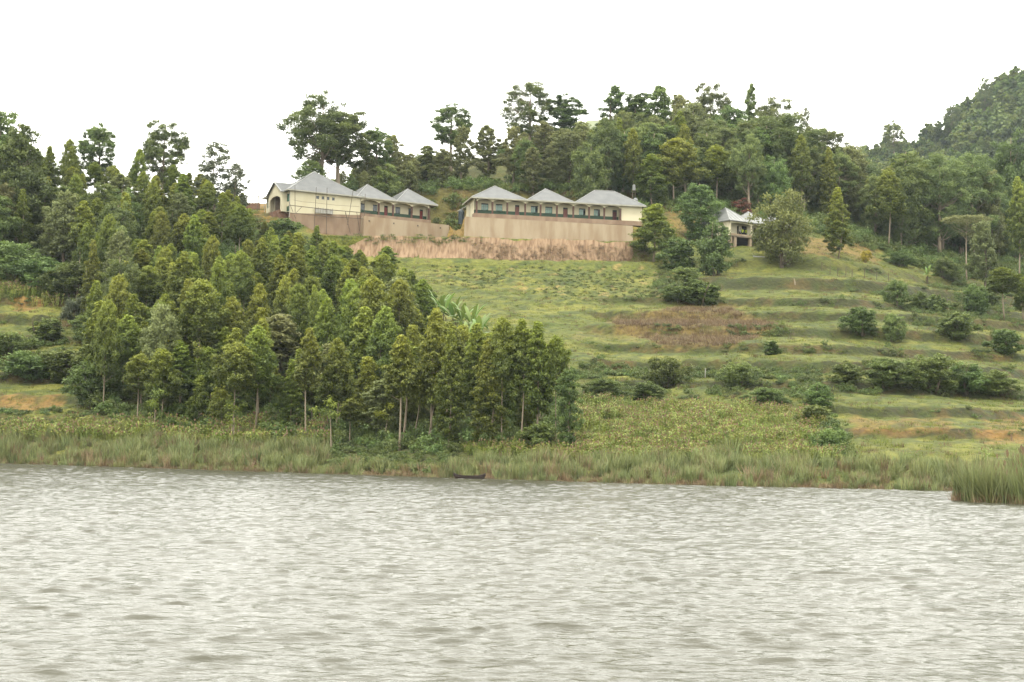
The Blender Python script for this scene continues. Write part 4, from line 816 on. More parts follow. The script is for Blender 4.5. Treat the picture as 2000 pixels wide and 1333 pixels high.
KEY = [
 # left skyline
 ('D', 2, 192, 268, 110, 'large dense tree at the left edge rising highest above the left forest', 0), ('D', 42, 226, 264, 85, 'dense tree just inside the left edge, second from the highest', 1),
 ('Y', 140, 270, 290, 45, 'small yellow-green tree on the left skyline before the first lone eucalyptus', 5), ('Y', 97, 285, 292, 40, 'thin dark tree in the dip of the left skyline', 1),
 ('T', 195, 242, 300, 66, 'rounded eucalyptus standing alone above the left skyline', 3), ('T', 325, 237, 305, 84, 'tall domed eucalyptus with gaps in its crown on the left skyline', 2),
 ('Y', 272, 290, 296, 40, 'pointed tree between the two tall left skyline eucalyptus', 0), ('L', 428, 275, 296, 108, 'pale feathery see-through tree at the right end of the left skyline', 0),
 ('L', 465, 318, 294, 60, 'thin pale tree beside the feathery one at the edge of the open sky', 0),
 # behind the buildings
 ('T', 628, 177, 326, 120, 'tallest open-crowned eucalyptus behind the hall roof', 0), ('T', 668, 212, 328, 105, 'open eucalyptus leaning right beside the tallest one', 1),
 ('T', 735, 250, 336, 62, 'eucalyptus closing the big open group behind the hall', 3), ('D', 606, 306, 321, 58, 'dark rounded tree touching the hall roof on its left side', 0),
 ('G', 768, 262, 342, 55, 'rounded olive tree right of the open eucalyptus group', 0), ('G', 718, 305, 334, 60, 'dark olive tree above the first pyramid roof', 2),
 ('G', 800, 300, 336, 52, 'low olive tree above the second pyramid roof', 1), ('G', 835, 283, 340, 48, 'pointed olive tree over the wing roof end', 3),
 ('T', 884, 203, 350, 70, 'slim eucalyptus rising above the olive trees in the middle of the ridge', 1), ('G', 905, 246, 336, 48, 'upright olive tree left of the bright meadow gap', 1),
 ('G', 866, 290, 337, 52, 'broad brownish tree over the bright meadow', 0), ('G', 955, 244, 337, 56, 'lacy dark tree standing apart in front of open sky', 3),
 ('G', 1003, 246, 338, 50, 'olive tree above the left roof of the classroom block', 1), ('T', 1036, 160, 374, 88, 'large domed eucalyptus at the highest point of the middle ridge', 4),
 ('D', 1104, 177, 372, 74, 'dark spiky-topped evergreen beside the domed ridge eucalyptus', 2), ('G', 1064, 237, 340, 60, 'olive tree with clear dark trunk above the middle classroom roof', 0),
 ('G', 1114, 250, 334, 78, 'pale grey-green tree above the third classroom roof', 2), ('G', 1138, 236, 350, 60, 'pale olive tree left of the hilltop house roof', 0), ('G', 1175, 262, 350, 60, 'olive tree in front of the hilltop house', 3),
 ('C', 1197, 166, 380, 84, 'dark cone-shaped tree right of the hilltop house', 1), ('D', 1245, 170, 380, 74, 'narrow dense tree in the ridge row, second from the hilltop house', 2),
 ('C', 1283, 168, 376, 94, 'broad cone-shaped tree third in the ridge row', 1), ('G', 1325, 184, 385, 60, 'thin olive tree in the ridge row left of the wide group', 1),
 ('T', 1390, 162, 388, 70, 'rounded see-through eucalyptus on the right part of the ridge', 2), ('C', 1465, 165, 388, 54, 'sharp narrow conifer-like tree on the right ridge', 0),
 ('T', 1512, 183, 380, 76, 'wide ragged eucalyptus right of the sharp narrow tree', 0), ('G', 1355, 196, 366, 100, 'big brownish olive tree below the right ridge', 2), ('D', 1432, 195, 376, 80, 'large dark evergreen below the sharp narrow tree', 0),
 ('L', 1572, 208, 384, 42, 'wispy thin tree on the descending right ridge', 0), ('T', 1605, 244, 372, 78, 'spreading eucalyptus on the descending right ridge', 1),
 ('T', 1525, 225, 352, 130, 'massive rounded eucalyptus in the middle of the right forest', 4), ('T', 1470, 238, 356, 100, 'big billowy eucalyptus left of the massive one', 4), ('D', 1300, 240, 345, 80, 'dark rounded tree above the bright eucalyptus', 1),
 ('Y', 1318, 268, 330, 110, 'broad bright-topped eucalyptus above the right end of the classroom block', 5), ('Y', 1275, 300, 326, 80, 'bright eucalyptus leaning over the tank tower', 3), ('Y', 1400, 283, 336, 80, 'yellow-green eucalyptus above the stilt house', 0),
 ('D', 1366, 348, 306, 74, 'dense tree immediately left of the stilt house roof', 0), ('Y', 1277, 398, 290, 100, 'leafy tree with yellow top covering the right end of the classroom block', 3),
 ('B', 1326, 463, 287, 66, 'pale green bushy tree at the foot of the leafy one', 0), ('K', 1398, 428, 284, 66, 'dark multi-stemmed tree in front of the stilt house', 0),
 ('O', 1528, 378, 284, 122, 'broad olive-green tree with one dark trunk in front of the stilt house', 0), ('Y', 1637, 365, 308, 62, 'columnar bright tree above the rusty hut', 6),
 ('R', 1452, 385, 326, 60, 'tree with red flowers behind the stilt house roof', 0), ('Z', 1690, 488, 302, 24, 'small shrub covered in yellow flowers on the right slope', 0),
 ('K', 1508, 497, 292, 30, 'small dark bush under the stilt house floor', 0), ('K', 1490, 470, 297, 26, 'dark green bush beside a stilt house post', 1),
 # right forest
 ('G', 1655, 282, 352, 92, 'tall brown-green tree at the notch before the far hill', 2), ('D', 1770, 282, 345, 96, 'large domed dark tree against the far hill', 0), ('T', 1835, 300, 345, 90, 'tall eucalyptus with bare trunk right of the domed dark tree', 4),
 ('Y', 1735, 330, 335, 70, 'thin-stemmed tree left of the domed dark tree', 0), ('T', 1900, 300, 352, 96, 'wide billowy eucalyptus rising highest behind the flat-topped tree', 4), ('F', 1888, 416, 322, 82, 'flat-topped tree like an umbrella in the right forest', 0),
 ('G', 1922, 430, 306, 58, 'pale rounded tree beside the flat-topped tree', 1), ('D', 1975, 250, 380, 90, 'dark tree high on the right edge of the forest', 3), ('Y', 1990, 345, 330, 56, 'pointed tree at the right edge below the far hill', 1),
 ('Y', 1962, 522, 252, 80, 'tall round-topped eucalyptus at the right edge of the terraces', 2), ('Y', 1998, 540, 256, 50, 'slimmer eucalyptus behind the round-topped one at the right edge', 1),
 # bushes on the slope
 ('K', 1682, 596, 236, 60, 'large round dark bush standing on the right terraces', 0), ('K', 1745, 611, 238, 46, 'smaller round bush right of the large round one', 1),
 ('K', 1752, 545, 268, 40, 'dark round bush above the terraces', 1), ('K', 1797, 567, 262, 38, 'bushy tree on the ridge line of the right terraces', 0), ('K', 1755, 490, 300, 46, 'rounded bush beside the yellow flowering shrub', 1),
 ('B', 1830, 575, 258, 36, 'slim light bush right of the ridge line tree', 1), ('B', 1872, 608, 244, 70, 'pale leafy bush on the lower right shoulder', 0), ('K', 1845, 500, 318, 44, 'upright grey-green tree at the meadow edge', 0),
 ('K', 1930, 560, 300, 46, 'dark bush under the right forest edge', 0), ('B', 1905, 560, 270, 50, 'light bush above the lower right shoulder', 2), ('B', 1960, 640, 228, 60, 'leafy bush under the round-topped eucalyptus', 0),
 ('K', 1655, 705, 205, 110, 'long dark thicket on the middle terrace riser', 0), ('K', 1735, 697, 204, 100, 'dense dark bush in the middle of the thicket row', 1), ('K', 1820, 690, 204, 100, 'large blackish bush in the thicket row', 1),
 ('K', 1880, 705, 202, 80, 'ragged dark bush at the right of the thicket row', 0), ('W', 1780, 700, 203, 34, 'pale grass-like shrub in the thicket row', 0), ('K', 1945, 720, 200, 70, 'dark bush at the lower right edge of the terraces', 0),
 ('B', 1365, 545, 258, 66, 'green bush on the brown patch below the upper meadow', 1), ('B', 1325, 560, 256, 60, 'low bush left of the brown patch', 2), ('K', 1340, 520, 266, 56, 'dark bush below the pale bushy tree', 1), ('B', 1380, 560, 256, 40, 'small bush at the right of the brown patch', 0),
 ('B', 1508, 665, 217, 30, 'little thin bush alone on the yellow terrace', 1), ('B', 1590, 788, 172, 60, 'bush at the top corner of the crop field', 0), ('K', 1600, 745, 184, 50, 'dark bush above the corner of the crop field', 0), ('B', 1625, 840, 160, 56, 'bush on the right border of the crop field', 2),
 ('K', 1180, 737, 190, 90, 'dark low thicket above the crop field, left part', 1), ('K', 1265, 742, 188, 80, 'dark low thicket above the crop field, middle part', 0), ('K', 1500, 755, 183, 90, 'dark low thicket above the crop field, right part', 1),
 ('B', 1052, 825, 153, 66, 'round bright bush at the foot of the dark eucalyptus stand', 0), ('B', 1300, 700, 205, 70, 'green thicket on the riser above the crop field', 2), ('K', 1440, 705, 205, 70, 'dark thicket below the yellow terrace', 1),
 # left slope
 ('W', 152, 574, 232, 76, 'pale silvery shrub at the edge of the left forest', 0), ('K', 190, 600, 226, 80, 'dark bush under the silvery shrub', 0), ('B', 95, 620, 222, 60, 'yellowish bush on the left terrace', 1),
 ('B', 60, 690, 208, 100, 'low bush bank on the left terrace riser', 2), ('B', 130, 680, 208, 90, 'green bush bank right of the left terrace', 0), ('K', 191, 700, 204, 90, 'dark bush at the lower edge of the left forest', 1),
 ('B', 15, 650, 216, 70, 'weedy bush at the left edge', 2), ('K', 90, 500, 250, 100, 'dark leafy thicket above the left maize patch', 0), ('K', 30, 470, 256, 100, 'dark thicket with red flowers at the left edge', 1), ('K', 150, 510, 248, 90, 'dark thicket behind the silvery shrub', 1),
 # plantation, individually visible
 ('Y', 456, 668, 168, 100, 'domed eucalyptus with one thin trunk in front of the plantation', 2), ('Y', 398, 545, 190, 100, 'tall eucalyptus with several pale trunks at the plantation centre', 2), ('Y', 430, 500, 200, 60, 'pointed eucalyptus right behind the tall many-trunked one', 0),
 ('Y', 605, 640, 164, 60, 'slender eucalyptus with long bare trunk near the shore', 4), ('Y', 645, 715, 162, 56, 'small bright eucalyptus right of the slender one', 0), ('Y', 272, 690, 180, 70, 'small eucalyptus with thin trunks at the left foot of the plantation', 2),
 ('Y', 320, 680, 178, 76, 'dark young eucalyptus beside the small one at the left foot', 5), ('Y', 735, 540, 188, 86, 'tall eucalyptus over three long pale trunks', 2), ('Y', 700, 560, 190, 80, 'broad eucalyptus with reddish top left of the three pale trunks', 5),
 ('Y', 615, 555, 196, 40, 'small round bright crown in the upper plantation', 3), ('Y', 570, 700, 166, 60, 'narrow leafy eucalyptus in the lower plantation', 6), ('Y', 510, 620, 176, 66, 'upright eucalyptus behind the domed one', 1),
 ('Y', 848, 600, 172, 80, 'tall leafy eucalyptus above the leaning white trunks', 1), ('Y', 880, 640, 166, 70, 'narrow dense eucalyptus right of the leaning trunks', 6), ('Y', 955, 660, 160, 80, 'pointed dense eucalyptus left of the dark stand', 6), ('Y', 778, 755, 162, 54, 'small bright eucalyptus between leaning trunks', 0),
 ('Y', 985, 620, 165, 76, 'first eucalyptus of the dark shoreline stand', 2), ('Y', 1020, 622, 160, 62, 'second eucalyptus of the dark shoreline stand', 4), ('Y', 1053, 626, 158, 76, 'tallest eucalyptus of the dark shoreline stand', 1), ('Y', 1090, 655, 156, 62, 'eucalyptus near the right end of the dark stand', 2), ('D', 1112, 700, 158, 46, 'last tree at the right end of the dark stand', 2),
 ('Y', 275, 590, 212, 100, 'round-topped eucalyptus on the left of the plantation', 3), ('Y', 620, 440, 276, 34, 'small pointed tree under the foundation wall of the hall', 6), ('B', 558, 425, 288, 52, 'round dark bush at the corner of the hall', 0), ('Y', 518, 432, 284, 34, 'small tree left of the round bush below the entrance', 6),
 ('Y', 757, 480, 262, 60, 'pointed tree overlapping the left end of the earth bank', 0), ('Y', 805, 528, 245, 60, 'eucalyptus at the upper right corner of the plantation', 1),
]
BASE = {1682: 657, 1745: 668, 1752: 600, 1797: 612, 1755: 520, 1830: 615, 1872: 665, 1845: 545, 1930: 600, 1905: 610, 1960: 690, 1655: 752, 1735: 758, 1820: 762, 1880: 768, 1780: 745, 1945: 775, 1365: 597, 1325: 592, 1340: 560, 1380: 597,
 1508: 695, 1590: 830, 1600: 800, 1625: 885, 1180: 775, 1265: 785, 1500: 795, 1052: 885, 1300: 755, 1440: 760, 152: 640, 190: 670, 95: 670, 60: 740, 130: 750, 191: 790, 15: 700, 90: 575, 30: 550, 150: 590, 1398: 540, 1326: 530, 1277: 512, 1528: 525, 1637: 505, 1690: 512,
 456: 870, 605: 870, 645: 850, 272: 835, 320: 830, 735: 812, 398: 790, 570: 850, 985: 880, 1020: 880, 1053: 880, 1090: 875, 1112: 885, 848: 868, 880: 880, 955: 882, 778: 850}
LOWV = {1508: 600, 1600: 600, 1655: 600, 1752: 500, 1845: 480, 1300: 600, 95: 560, 735: 500, 1735: 600, 1372: 0, 1366: 0}
def solve_D(u, vb):
    Ds = np.arange(132, 420, .5); X_ = (np.array([P(u, 700, d)[0] for d in Ds])); z = gz(X_, Ds); uu, vv = proj(X_, Ds, z); k = np.nonzero(vv <= vb)[0]
    return float(Ds[k[0]]) if len(k) else None
for k, u, v, D, w, lab, var in KEY:
    if u in BASE and v > LOWV.get(u, 340): D = solve_D(u, BASE[u]) or D
    plant_uv(k, u, v, D, w, lab, None, var, hmin=1.5 if k in 'BKWZ' else 4)

env = lambda u: np.interp(u, [-300, 0, 60, 100, 130, 160, 195, 230, 270, 290, 325, 360, 380, 430, 470, 490, 500, 560, 600, 640, 680, 740, 760, 790, 830, 850, 880, 900, 940, 1000, 1050, 1090, 1130, 1140],
                             [200, 195, 262, 295, 285, 300, 280, 300, 305, 290, 290, 300, 320, 330, 370, 400, 440, 440, 455, 455, 480, 490, 485, 515, 535, 600, 640, 622, 630, 625, 632, 660, 740, 900])
env2 = lambda u: np.interp(u, [520, 560, 600, 700, 760, 850, 880, 930, 980, 1050, 1130, 1200, 1300, 1400, 1500, 1560, 1620, 1680, 1720, 1760, 1850, 1900, 2000, 2300],
                              [430, 400, 345, 320, 290, 300, 285, 320, 275, 245, 245, 215, 205, 205, 215, 240, 270, 300, 330, 300, 305, 290, 290, 290])
def near(x, y, r): return any((x-a)**2+(y-b)**2 < r*r for a, b, _ in placed)
FG = [(110, 540), (175, 700), (175, 790), (250, 838), (600, 872), (850, 890), (1095, 880), (1100, 850), (1040, 800), (960, 740), (900, 690), (810, 600), (690, 510), (560, 455), (500, 440), (440, 395), (0, 360), (-260, 360), (-260, 530), (60, 520)]
def region(u, v):
    if u < 210: return 'in the left part of the dense forest above the reeds', 'trees in the left forest'
    if v < 470: return 'in the upper forest below the open left sky', 'trees in the upper left forest'
    if u < 420: return 'in the plantation left of the many pale trunks', 'trees in the left plantation'
    if v < 600: return 'on the plantation slope below the hall and its walls', 'trees below the hall'
    if u < 700: return 'in the lower plantation behind the shoreline weeds', 'trees in the lower plantation'
    return 'in the plantation between the banana plants and the lake', 'trees in the right plantation'
rs = np.random.RandomState(21); cnt = 0
cand = []
for _ in range(8000):
    y = 150+rs.rand()**.8*165; x = rs.uniform(-.40, .06)*y; cand.append((x, y))
cx = np.array(cand); cz = gz(cx[:, 0], cx[:, 1]); cu, cv = proj(cx[:, 0], cx[:, 1], cz); ok = inpoly(cu, cv, FG)
for i in np.nonzero(ok)[0]:
    x, y = cx[i]; u, v = cu[i], cv[i]
    if cnt >= 280: break
    if near(x, y, 2.4+.012*(y-150)+(1.0 if v < 470 else 0)): continue
    H = (rs.uniform(4.8, 8) if (v > 790 and rs.rand() < .45) else rs.uniform(7.5, 14.5)) if v > 560 else rs.uniform(9, 14)
    top = v-H*F/y; mn = env(u)+rs.uniform(2, 34)
    if top < mn: H = (v-mn)*y/F
    if H < 4.2: continue
    kind = 'Y' if rs.rand() < (.95 if u > 240 else .62) else ('D' if u < 300 and rs.rand() < .6 else 'G')
    r_, g_ = region(u, v); nm = {'Y': 'young eucalyptus', 'D': 'dark dense tree', 'G': 'dull olive tree'}[kind]
    plant(kind, x, y, H, None, rs.uniform(3.5, 5.2)*(1 if kind == 'Y' else 1.3)*(.75 if H < 8 else 1), nm, g_); FILL.append(placed_r[-1]); cnt += 1
print('plantation', cnt)
# forest behind the buildings and on the right
cand = np.stack([rs.uniform(-.155, .40, 9000), rs.uniform(326, 432, 9000)], -1); cx = cand[:, 0]*cand[:, 1]; cy = cand[:, 1]; cz = gz(cx, cy); cu, cv = proj(cx, cy, cz); cnt = 0
for i in range(len(cx)):
    x, y, u, v = cx[i], cy[i], cu[i], cv[i]
    if cnt >= 330: break
    if (u > 1560 and y < 330+(u-1560)*.03): continue
    if 840 < u < 1010 and y < 352: continue
    if v > 530-(1 if u > 1700 else 90): continue
    if near(x, y, 3.7): continue
    if u < 1150: H = rs.uniform(9.5, 14.5); kind = rs.choice(['G', 'G', 'G', 'D', 'T'])
    elif u < 1560: H = rs.uniform(13, 20); kind = rs.choice(['G', 'D', 'T', 'T', 'Y', 'D'])
    else: H = rs.uniform(15, 24); kind = rs.choice(['D', 'T', 'D', 'T', 'Y', 'G'])
    mn = env2(u)+rs.uniform(0, 28)
    if v-H*F/y < mn: H = (v-mn)*y/F
    if H < 5: continue
    nm = {'G': 'dull olive tree', 'D': 'dark evergreen', 'T': 'billowy eucalyptus', 'Y': 'slender eucalyptus'}[kind]
    r_, g_ = (('among the trees on the slope behind the hall and wing', 'trees behind the hall') if u < 880 else ('among the trees on the slope behind the classroom block', 'trees behind the classrooms') if u < 1190 else
              ('in the tall forest between the classroom block and the stilt house', 'trees above the stilt house') if u < 1560 else ('in the dark forest on the right beneath the far hill', 'trees of the dark right forest'))
    plant(kind, x, y, H, None, min(H*.42, 7.0) if kind != 'Y' else 5.0, nm, g_); FILL.append(placed_r[-1]); cnt += 1
print('back', cnt)

# each filler tree is named after the landmark it stands nearest to
LAND = [(520, 395, 'the hall entrance'), (566, 440, 'the hall corner bush'), (640, 445, 'the scaffolding'), (740, 370, 'the first pyramid roof'), (800, 380, 'the second pyramid roof'), (865, 445, 'the earth steps'), (905, 420, 'the dark water tank'),
 (971, 357, 'the left classroom roof'), (1065, 361, 'the middle classroom roof'), (1180, 366, 'the third classroom roof'), (1238, 367, 'the tank tower'), (1427, 400, 'the stilt house'), (1528, 420, 'the broad olive-green tree'), (1592, 475, 'the rusty hut'), (1637, 400, 'the columnar bright tree'),
 (1690, 495, 'the yellow flowering shrub'), (1158, 238, 'the hilltop house'), (1197, 200, 'the cone-shaped ridge tree'), (1283, 210, 'the broad cone-shaped tree'), (1390, 190, 'the rounded ridge eucalyptus'), (1465, 190, 'the sharp conifer-like tree'), (1525, 290, 'the massive eucalyptus'), (1605, 270, 'the last ridge eucalyptus'),
 (1690, 300, 'the notch before the far hill'), (1770, 330, 'the domed dark tree'), (1835, 360, 'the bare-trunked tall eucalyptus'), (1890, 430, 'the flat-topped tree'), (1922, 470, 'the pale rounded tree'), (1975, 290, 'the high right-edge tree'), (1990, 400, 'the pointed right-edge tree'), (1740, 430, 'the thin-stemmed right tree'),
 (640, 250, 'the tallest open eucalyptus'), (735, 290, 'the end of the open eucalyptus group'), (884, 260, 'the slim ridge eucalyptus'), (955, 300, 'the lacy lone tree'), (1036, 210, 'the domed ridge eucalyptus'), (1104, 215, 'the spiky-topped evergreen'), (1318, 330, 'the broad bright-topped eucalyptus'), (1372, 400, 'the dense tree by the stilt house'),
 (15, 250, 'the highest left-edge tree'), (195, 270, 'the lone skyline eucalyptus'), (325, 270, 'the domed skyline eucalyptus'), (428, 320, 'the feathery see-through tree'), (152, 590, 'the silvery shrub'), (60, 560, 'the left maize patch'), (275, 640, 'the round-topped left eucalyptus'), (272, 760, 'the small tree at the left foot'),
 (398, 620, 'the many-trunked eucalyptus'), (456, 720, 'the domed one-trunk eucalyptus'), (605, 720, 'the long bare trunk near shore'), (735, 620, 'the three pale trunks'), (615, 580, 'the small round bright crown'), (645, 750, 'the small bright eucalyptus'), (848, 680, 'the leaning white trunk'), (895, 590, 'the banana plants'), (757, 500, 'the left end of the earth bank'),
 (1050, 720, 'the dark shoreline stand'), (955, 720, 'the pointed dense eucalyptus'), (430, 500, 'the pointed mid-slope eucalyptus'), (250, 430, 'the middle of the upper left forest'), (100, 400, 'the left edge thicket'), (520, 560, 'the plantation centre'), (810, 540, 'the upper right plantation corner')]
_b = {}
for r, x, y, z in FILL:
    u, v = proj(x, y, z); u = float(u); v = float(v); d, lu, lv, nm = min((math.hypot(u-a, v-b), a, b, n) for a, b, n in LAND)
    s = ('left of' if u < lu else 'right of') if abs(u-lu) > 1.8*abs(v-lv) else ('above' if v < lv else 'below') if abs(v-lv) > 1.8*abs(u-lu) else ('above and left of' if u < lu else 'above and right of') if v < lv else ('below and left of' if u < lu else 'below and right of')
    _b.setdefault((r['label'], s, nm), []).append((d, id(r), r))
ORD = ['nearest', 'second nearest', 'third nearest', 'fourth nearest', 'fifth nearest', 'sixth nearest', 'seventh nearest', 'eighth nearest', 'ninth nearest', 'tenth nearest', 'eleventh nearest', 'twelfth nearest', 'thirteenth nearest', 'fourteenth nearest', 'fifteenth nearest', 'sixteenth nearest']
for (k, s, nm), L_ in _b.items():
    for i, (d, _, r) in enumerate(sorted(L_)): r['label'] = (k+' '+s+' '+nm) if len(L_) == 1 else ORD[min(i, 15)]+' '+k+' '+s+' '+nm

# ---------------------------------------------------------------- scattered stuff through geometry nodes
def scatter(name, pts, scl, protos, seed=0, mn=.75, mx=1.25, lean=.12, **k):
    rs = np.random.RandomState(seed); n = len(pts)
    cl = bpy.data.collections.new(name+'_kinds')
    for i, (me) in enumerate(protos): o = bpy.data.objects.new(me.name, me); cl.objects.link(o)
    me = mesh_np(name, pts, np.zeros((0, 3), np.int32), None) if False else bpy.data.meshes.new(name)
    me.vertices.add(n); me.vertices.foreach_set('co', np.asarray(pts, np.float32).ravel())
    r = np.stack([rs.normal(size=n)*lean, rs.normal(size=n)*lean, rs.rand(n)*6.28], -1).astype(np.float32)
    s = (np.asarray(scl)*rs.uniform(mn, mx, n)).astype(np.float32)
    a = me.attributes.new('rot', 'FLOAT_VECTOR', 'POINT'); a.data.foreach_set('vector', r.ravel())
    a = me.attributes.new('scl', 'FLOAT', 'POINT'); a.data.foreach_set('value', s)
    a = me.attributes.new('pid', 'INT', 'POINT'); a.data.foreach_set('value', rs.randint(0, len(protos), n).astype(np.int32))
    g = bpy.data.node_groups.new(name, 'GeometryNodeTree'); g.interface.new_socket('Geometry', in_out='INPUT', socket_type='NodeSocketGeometry'); g.interface.new_socket('Geometry', in_out='OUTPUT', socket_type='NodeSocketGeometry')
    N = g.nodes.new; gi = N('NodeGroupInput'); go = N('NodeGroupOutput'); ip = N('GeometryNodeInstanceOnPoints'); ci = N('GeometryNodeCollectionInfo')
    ci.inputs['Collection'].default_value = cl; ci.inputs['Separate Children'].default_value = True; ci.inputs['Reset Children'].default_value = True; ip.inputs['Pick Instance'].default_value = True
    def na(nm, ty):
        q = N('GeometryNodeInputNamedAttribute'); q.data_type = ty; q.inputs['Name'].default_value = nm; return q.outputs[0]
    L = g.links.new; L(gi.outputs[0], ip.inputs['Points']); L(ci.outputs[0], ip.inputs['Instance']); L(na('rot', 'FLOAT_VECTOR'), ip.inputs['Rotation']); L(na('scl', 'FLOAT'), ip.inputs['Scale']); L(na('pid', 'INT'), ip.inputs['Instance Index']); L(ip.outputs[0], go.inputs[0])
    o = obj(name, me, kind='stuff', **k); o.modifiers.new('scatter', 'NODES').node_group = g; return o
def blades(name, n, H, w, spread, bend, m, seed, heads=0, hm=None, tintlo=0.0, seg=3, lowleaf=0):
    rs = np.random.RandomState(seed); V, Fc, T, MI = [], [], [], []
    def strip(p, d, L_, wd, bn, t0, t1, mi, taper=True):
        side = np.array([-d[1], d[0], 0.0]); ln = np.linalg.norm(side); side = side/ln if ln > 1e-3 else np.array([1., 0, 0]); a = rs.rand()*6.28; side = side*math.cos(a)*.6+np.array([math.cos(a), math.sin(a), 0])*.6; side /= np.linalg.norm(side)+1e-6
        b0 = len(V); q = np.array(p, float); dd = np.array(d, float)
        for k in range(seg+1):
            t = k/seg; ww = wd*(1-t*.92 if taper else .6+.8*math.sin(math.pi*t)); V.append(q-side*ww/2); V.append(q+side*ww/2); T.extend([t0+(t1-t0)*t]*2)
            if k < seg: q = q+dd*L_/seg; dd = dd+np.array([d[0]*bn, d[1]*bn, -bn*.55]); dd /= np.linalg.norm(dd); Fc.append((b0+2*k, b0+2*k+1, b0+2*k+3, b0+2*k+2)); MI.append(mi)
        return q
    for i in range(n):
        a = rs.rand()*6.28; r = spread*math.sqrt(rs.rand()); p = (r*math.cos(a), r*math.sin(a), -.08); le = rs.uniform(.02, .3); a2 = a+rs.normal()*.6
        d = np.array([le*math.cos(a2), le*math.sin(a2), 1.0]); d /= np.linalg.norm(d); t = np.clip(rs.rand()*.7+tintlo, 0, 1)
        e = strip(p, d, H*rs.uniform(.55, 1.1), w*rs.uniform(.7, 1.3), bend*rs.uniform(.3, 1.4), t*.5, min(1, t+.25), 0)
        for q in range(lowleaf):
            z = H*rs.uniform(.15, .85); al = rs.rand()*6.28; dl = np.array([math.cos(al), math.sin(al), .9]); dl /= np.linalg.norm(dl); strip((p[0]+d[0]*z, p[1]+d[1]*z, z), dl, H*.32, w*1.6, .9, t, min(1, t+.3), 0)
        if i < heads: strip(e-np.array([0, 0, .05]), (0.05, 0, 1), H*.13, .11, 0, rs.rand()*.6, rs.rand(), 1, False)
    me = mesh_np(name, V, Fc, m, {'tint': ('FLOAT', T)})
    if hm: me.materials.append(hm); me.polygons.foreach_set('material_index', MI)
    return me
def spread(n, ur, yr, test, seed, dens=None):
    rs = np.random.RandomState(seed); y = rs.uniform(*yr, n); a = rs.uniform((ur[0]-1000)/F, (ur[1]-1000)/F, n); x = a*y
    keep = rs.rand(n) < y/yr[1]; x, y = x[keep], y[keep]; z = gz(x, y); u, v = proj(x, y, z); m = test(x, y, z, u, v, rs)
    return np.stack([x, y, z], -1)[m], u[m], v[m]

# shoreline reeds
reedp = [blades('reed_clump', 40, 1.9, .10, .50, .30, LM['reed'], 9, tintlo=.1), blades('reed_clump', 40, 2.0, .10, .45, .42, LM['reed'], 1), blades('reed_clump', 40, 1.7, .10, .55, .55, LM['reed'], 2, tintlo=.3), blades('reed_clump', 34, 1.7, .09, .5, .5, LM['reedbrown'], 3), blades('reed_clump', 44, 1.3, .09, .6, 1.0, LM['reed'], 4, tintlo=.3)]
def t_reed(x, y, z, u, v, rs):
    n = fbm(x, y, 1/4., 3, 90); wid = 1.35+.6*n+(u < 640)*1.2+sstep(1100, 1400, u)*.3; return (z > -.35) & (z < wid*(.72+.5*n)) & (~((u > 640) & (u < 885) & (z > .5))) & (n > .30) & (~((u > 932) & (u < 956) & (z < .28)))
p, u, v = spread(30000, (-450, 2400), (118, 186), t_reed, 1); p = p[:4200] if False else p
keep = np.random.RandomState(3).rand(len(p)) < min(1, 3300/len(p)); p = p[keep]; u = u[keep]
hs = .26+1.0*fbm(p[:, 0], p[:, 1], 1/3.0, 2, 93)+np.where(u < 640, .22, 0)-.25*(p[:, 2] < .15)-np.where(u < 640, .22, .06)
scatter('shoreline_reeds', p, hs, reedp, 2, .8, 1.2, .10, label='grey-green reeds and sedge in a band along the whole far shore', cat='reeds')
print('reeds', len(p))
# dead brown litter at the waterline
lit = [blades('dry_tuft', 30, .8, .05, .5, 1.0, LM['reedbrown'], 7), blades('dry_tuft', 30, .6, .05, .6, 1.3, LM['straw'], 8)]
p, u, v = spread(26000, (-450, 2400), (118, 178), lambda x, y, z, u, v, rs: (z > -.42) & (z < .22), 4); p = p[:3600]
scatter('waterline_litter', p, np.full(len(p), .8), lit, 5, label='brown dead sedge and straw at the waterline of the far shore', cat='dry sedge')
# sorghum
sor = [blades('sorghum_plants', 12, 1.6, .07, .5, .06, LM['sorghum'], 11, 9, LM['sorghead'], lowleaf=5), blades('sorghum_plants', 12, 1.5, .07, .6, .06, LM['sorghum'], 12, 5, LM['sorghead'], lowleaf=5), blades('maize_plants', 12, 1.2, .07, .5, .1, LM['sorghum'], 13, lowleaf=6, tintlo=.3)]
def t_sor(x, y, z, u, v, rs):
    n = fbm(x, y, 1/5., 3, 96)
    a = (u < 640) & (z > 2.3) & (z < 4.3+n*1.2) & (v > 835); b = inpoly(u, v, [(1108, 905), (1120, 788), (1400, 795), (1585, 812), (1615, 840), (1640, 905)]) & (z > 1.2); c_ = inpoly(u, v, [(-60, 590), (-60, 536), (20, 548), (80, 575), (130, 600), (60, 600)]); d = (u > 1600) & (z > 1.6) & (z < 2.3) & (rs.rand(len(u)) < .4)
    d2 = (u > 900) & (u < 1100) & (z > 1.8) & (z < 3.2)
    return (a | b | c_ | d | d2) & (n > .27)
p, u, v = spread(42000, (-300, 2300), (138, 262), t_sor, 6); p = p[:5200]; u = u[:5200]
scatter('sorghum_crop', p, np.where(p[:, 0] < -20, 1.05, .8), sor, 7, .7, 1.2, .06, label='sorghum with rusty red heads growing behind the shoreline reeds', cat='crop')
print('sorghum', len(p))
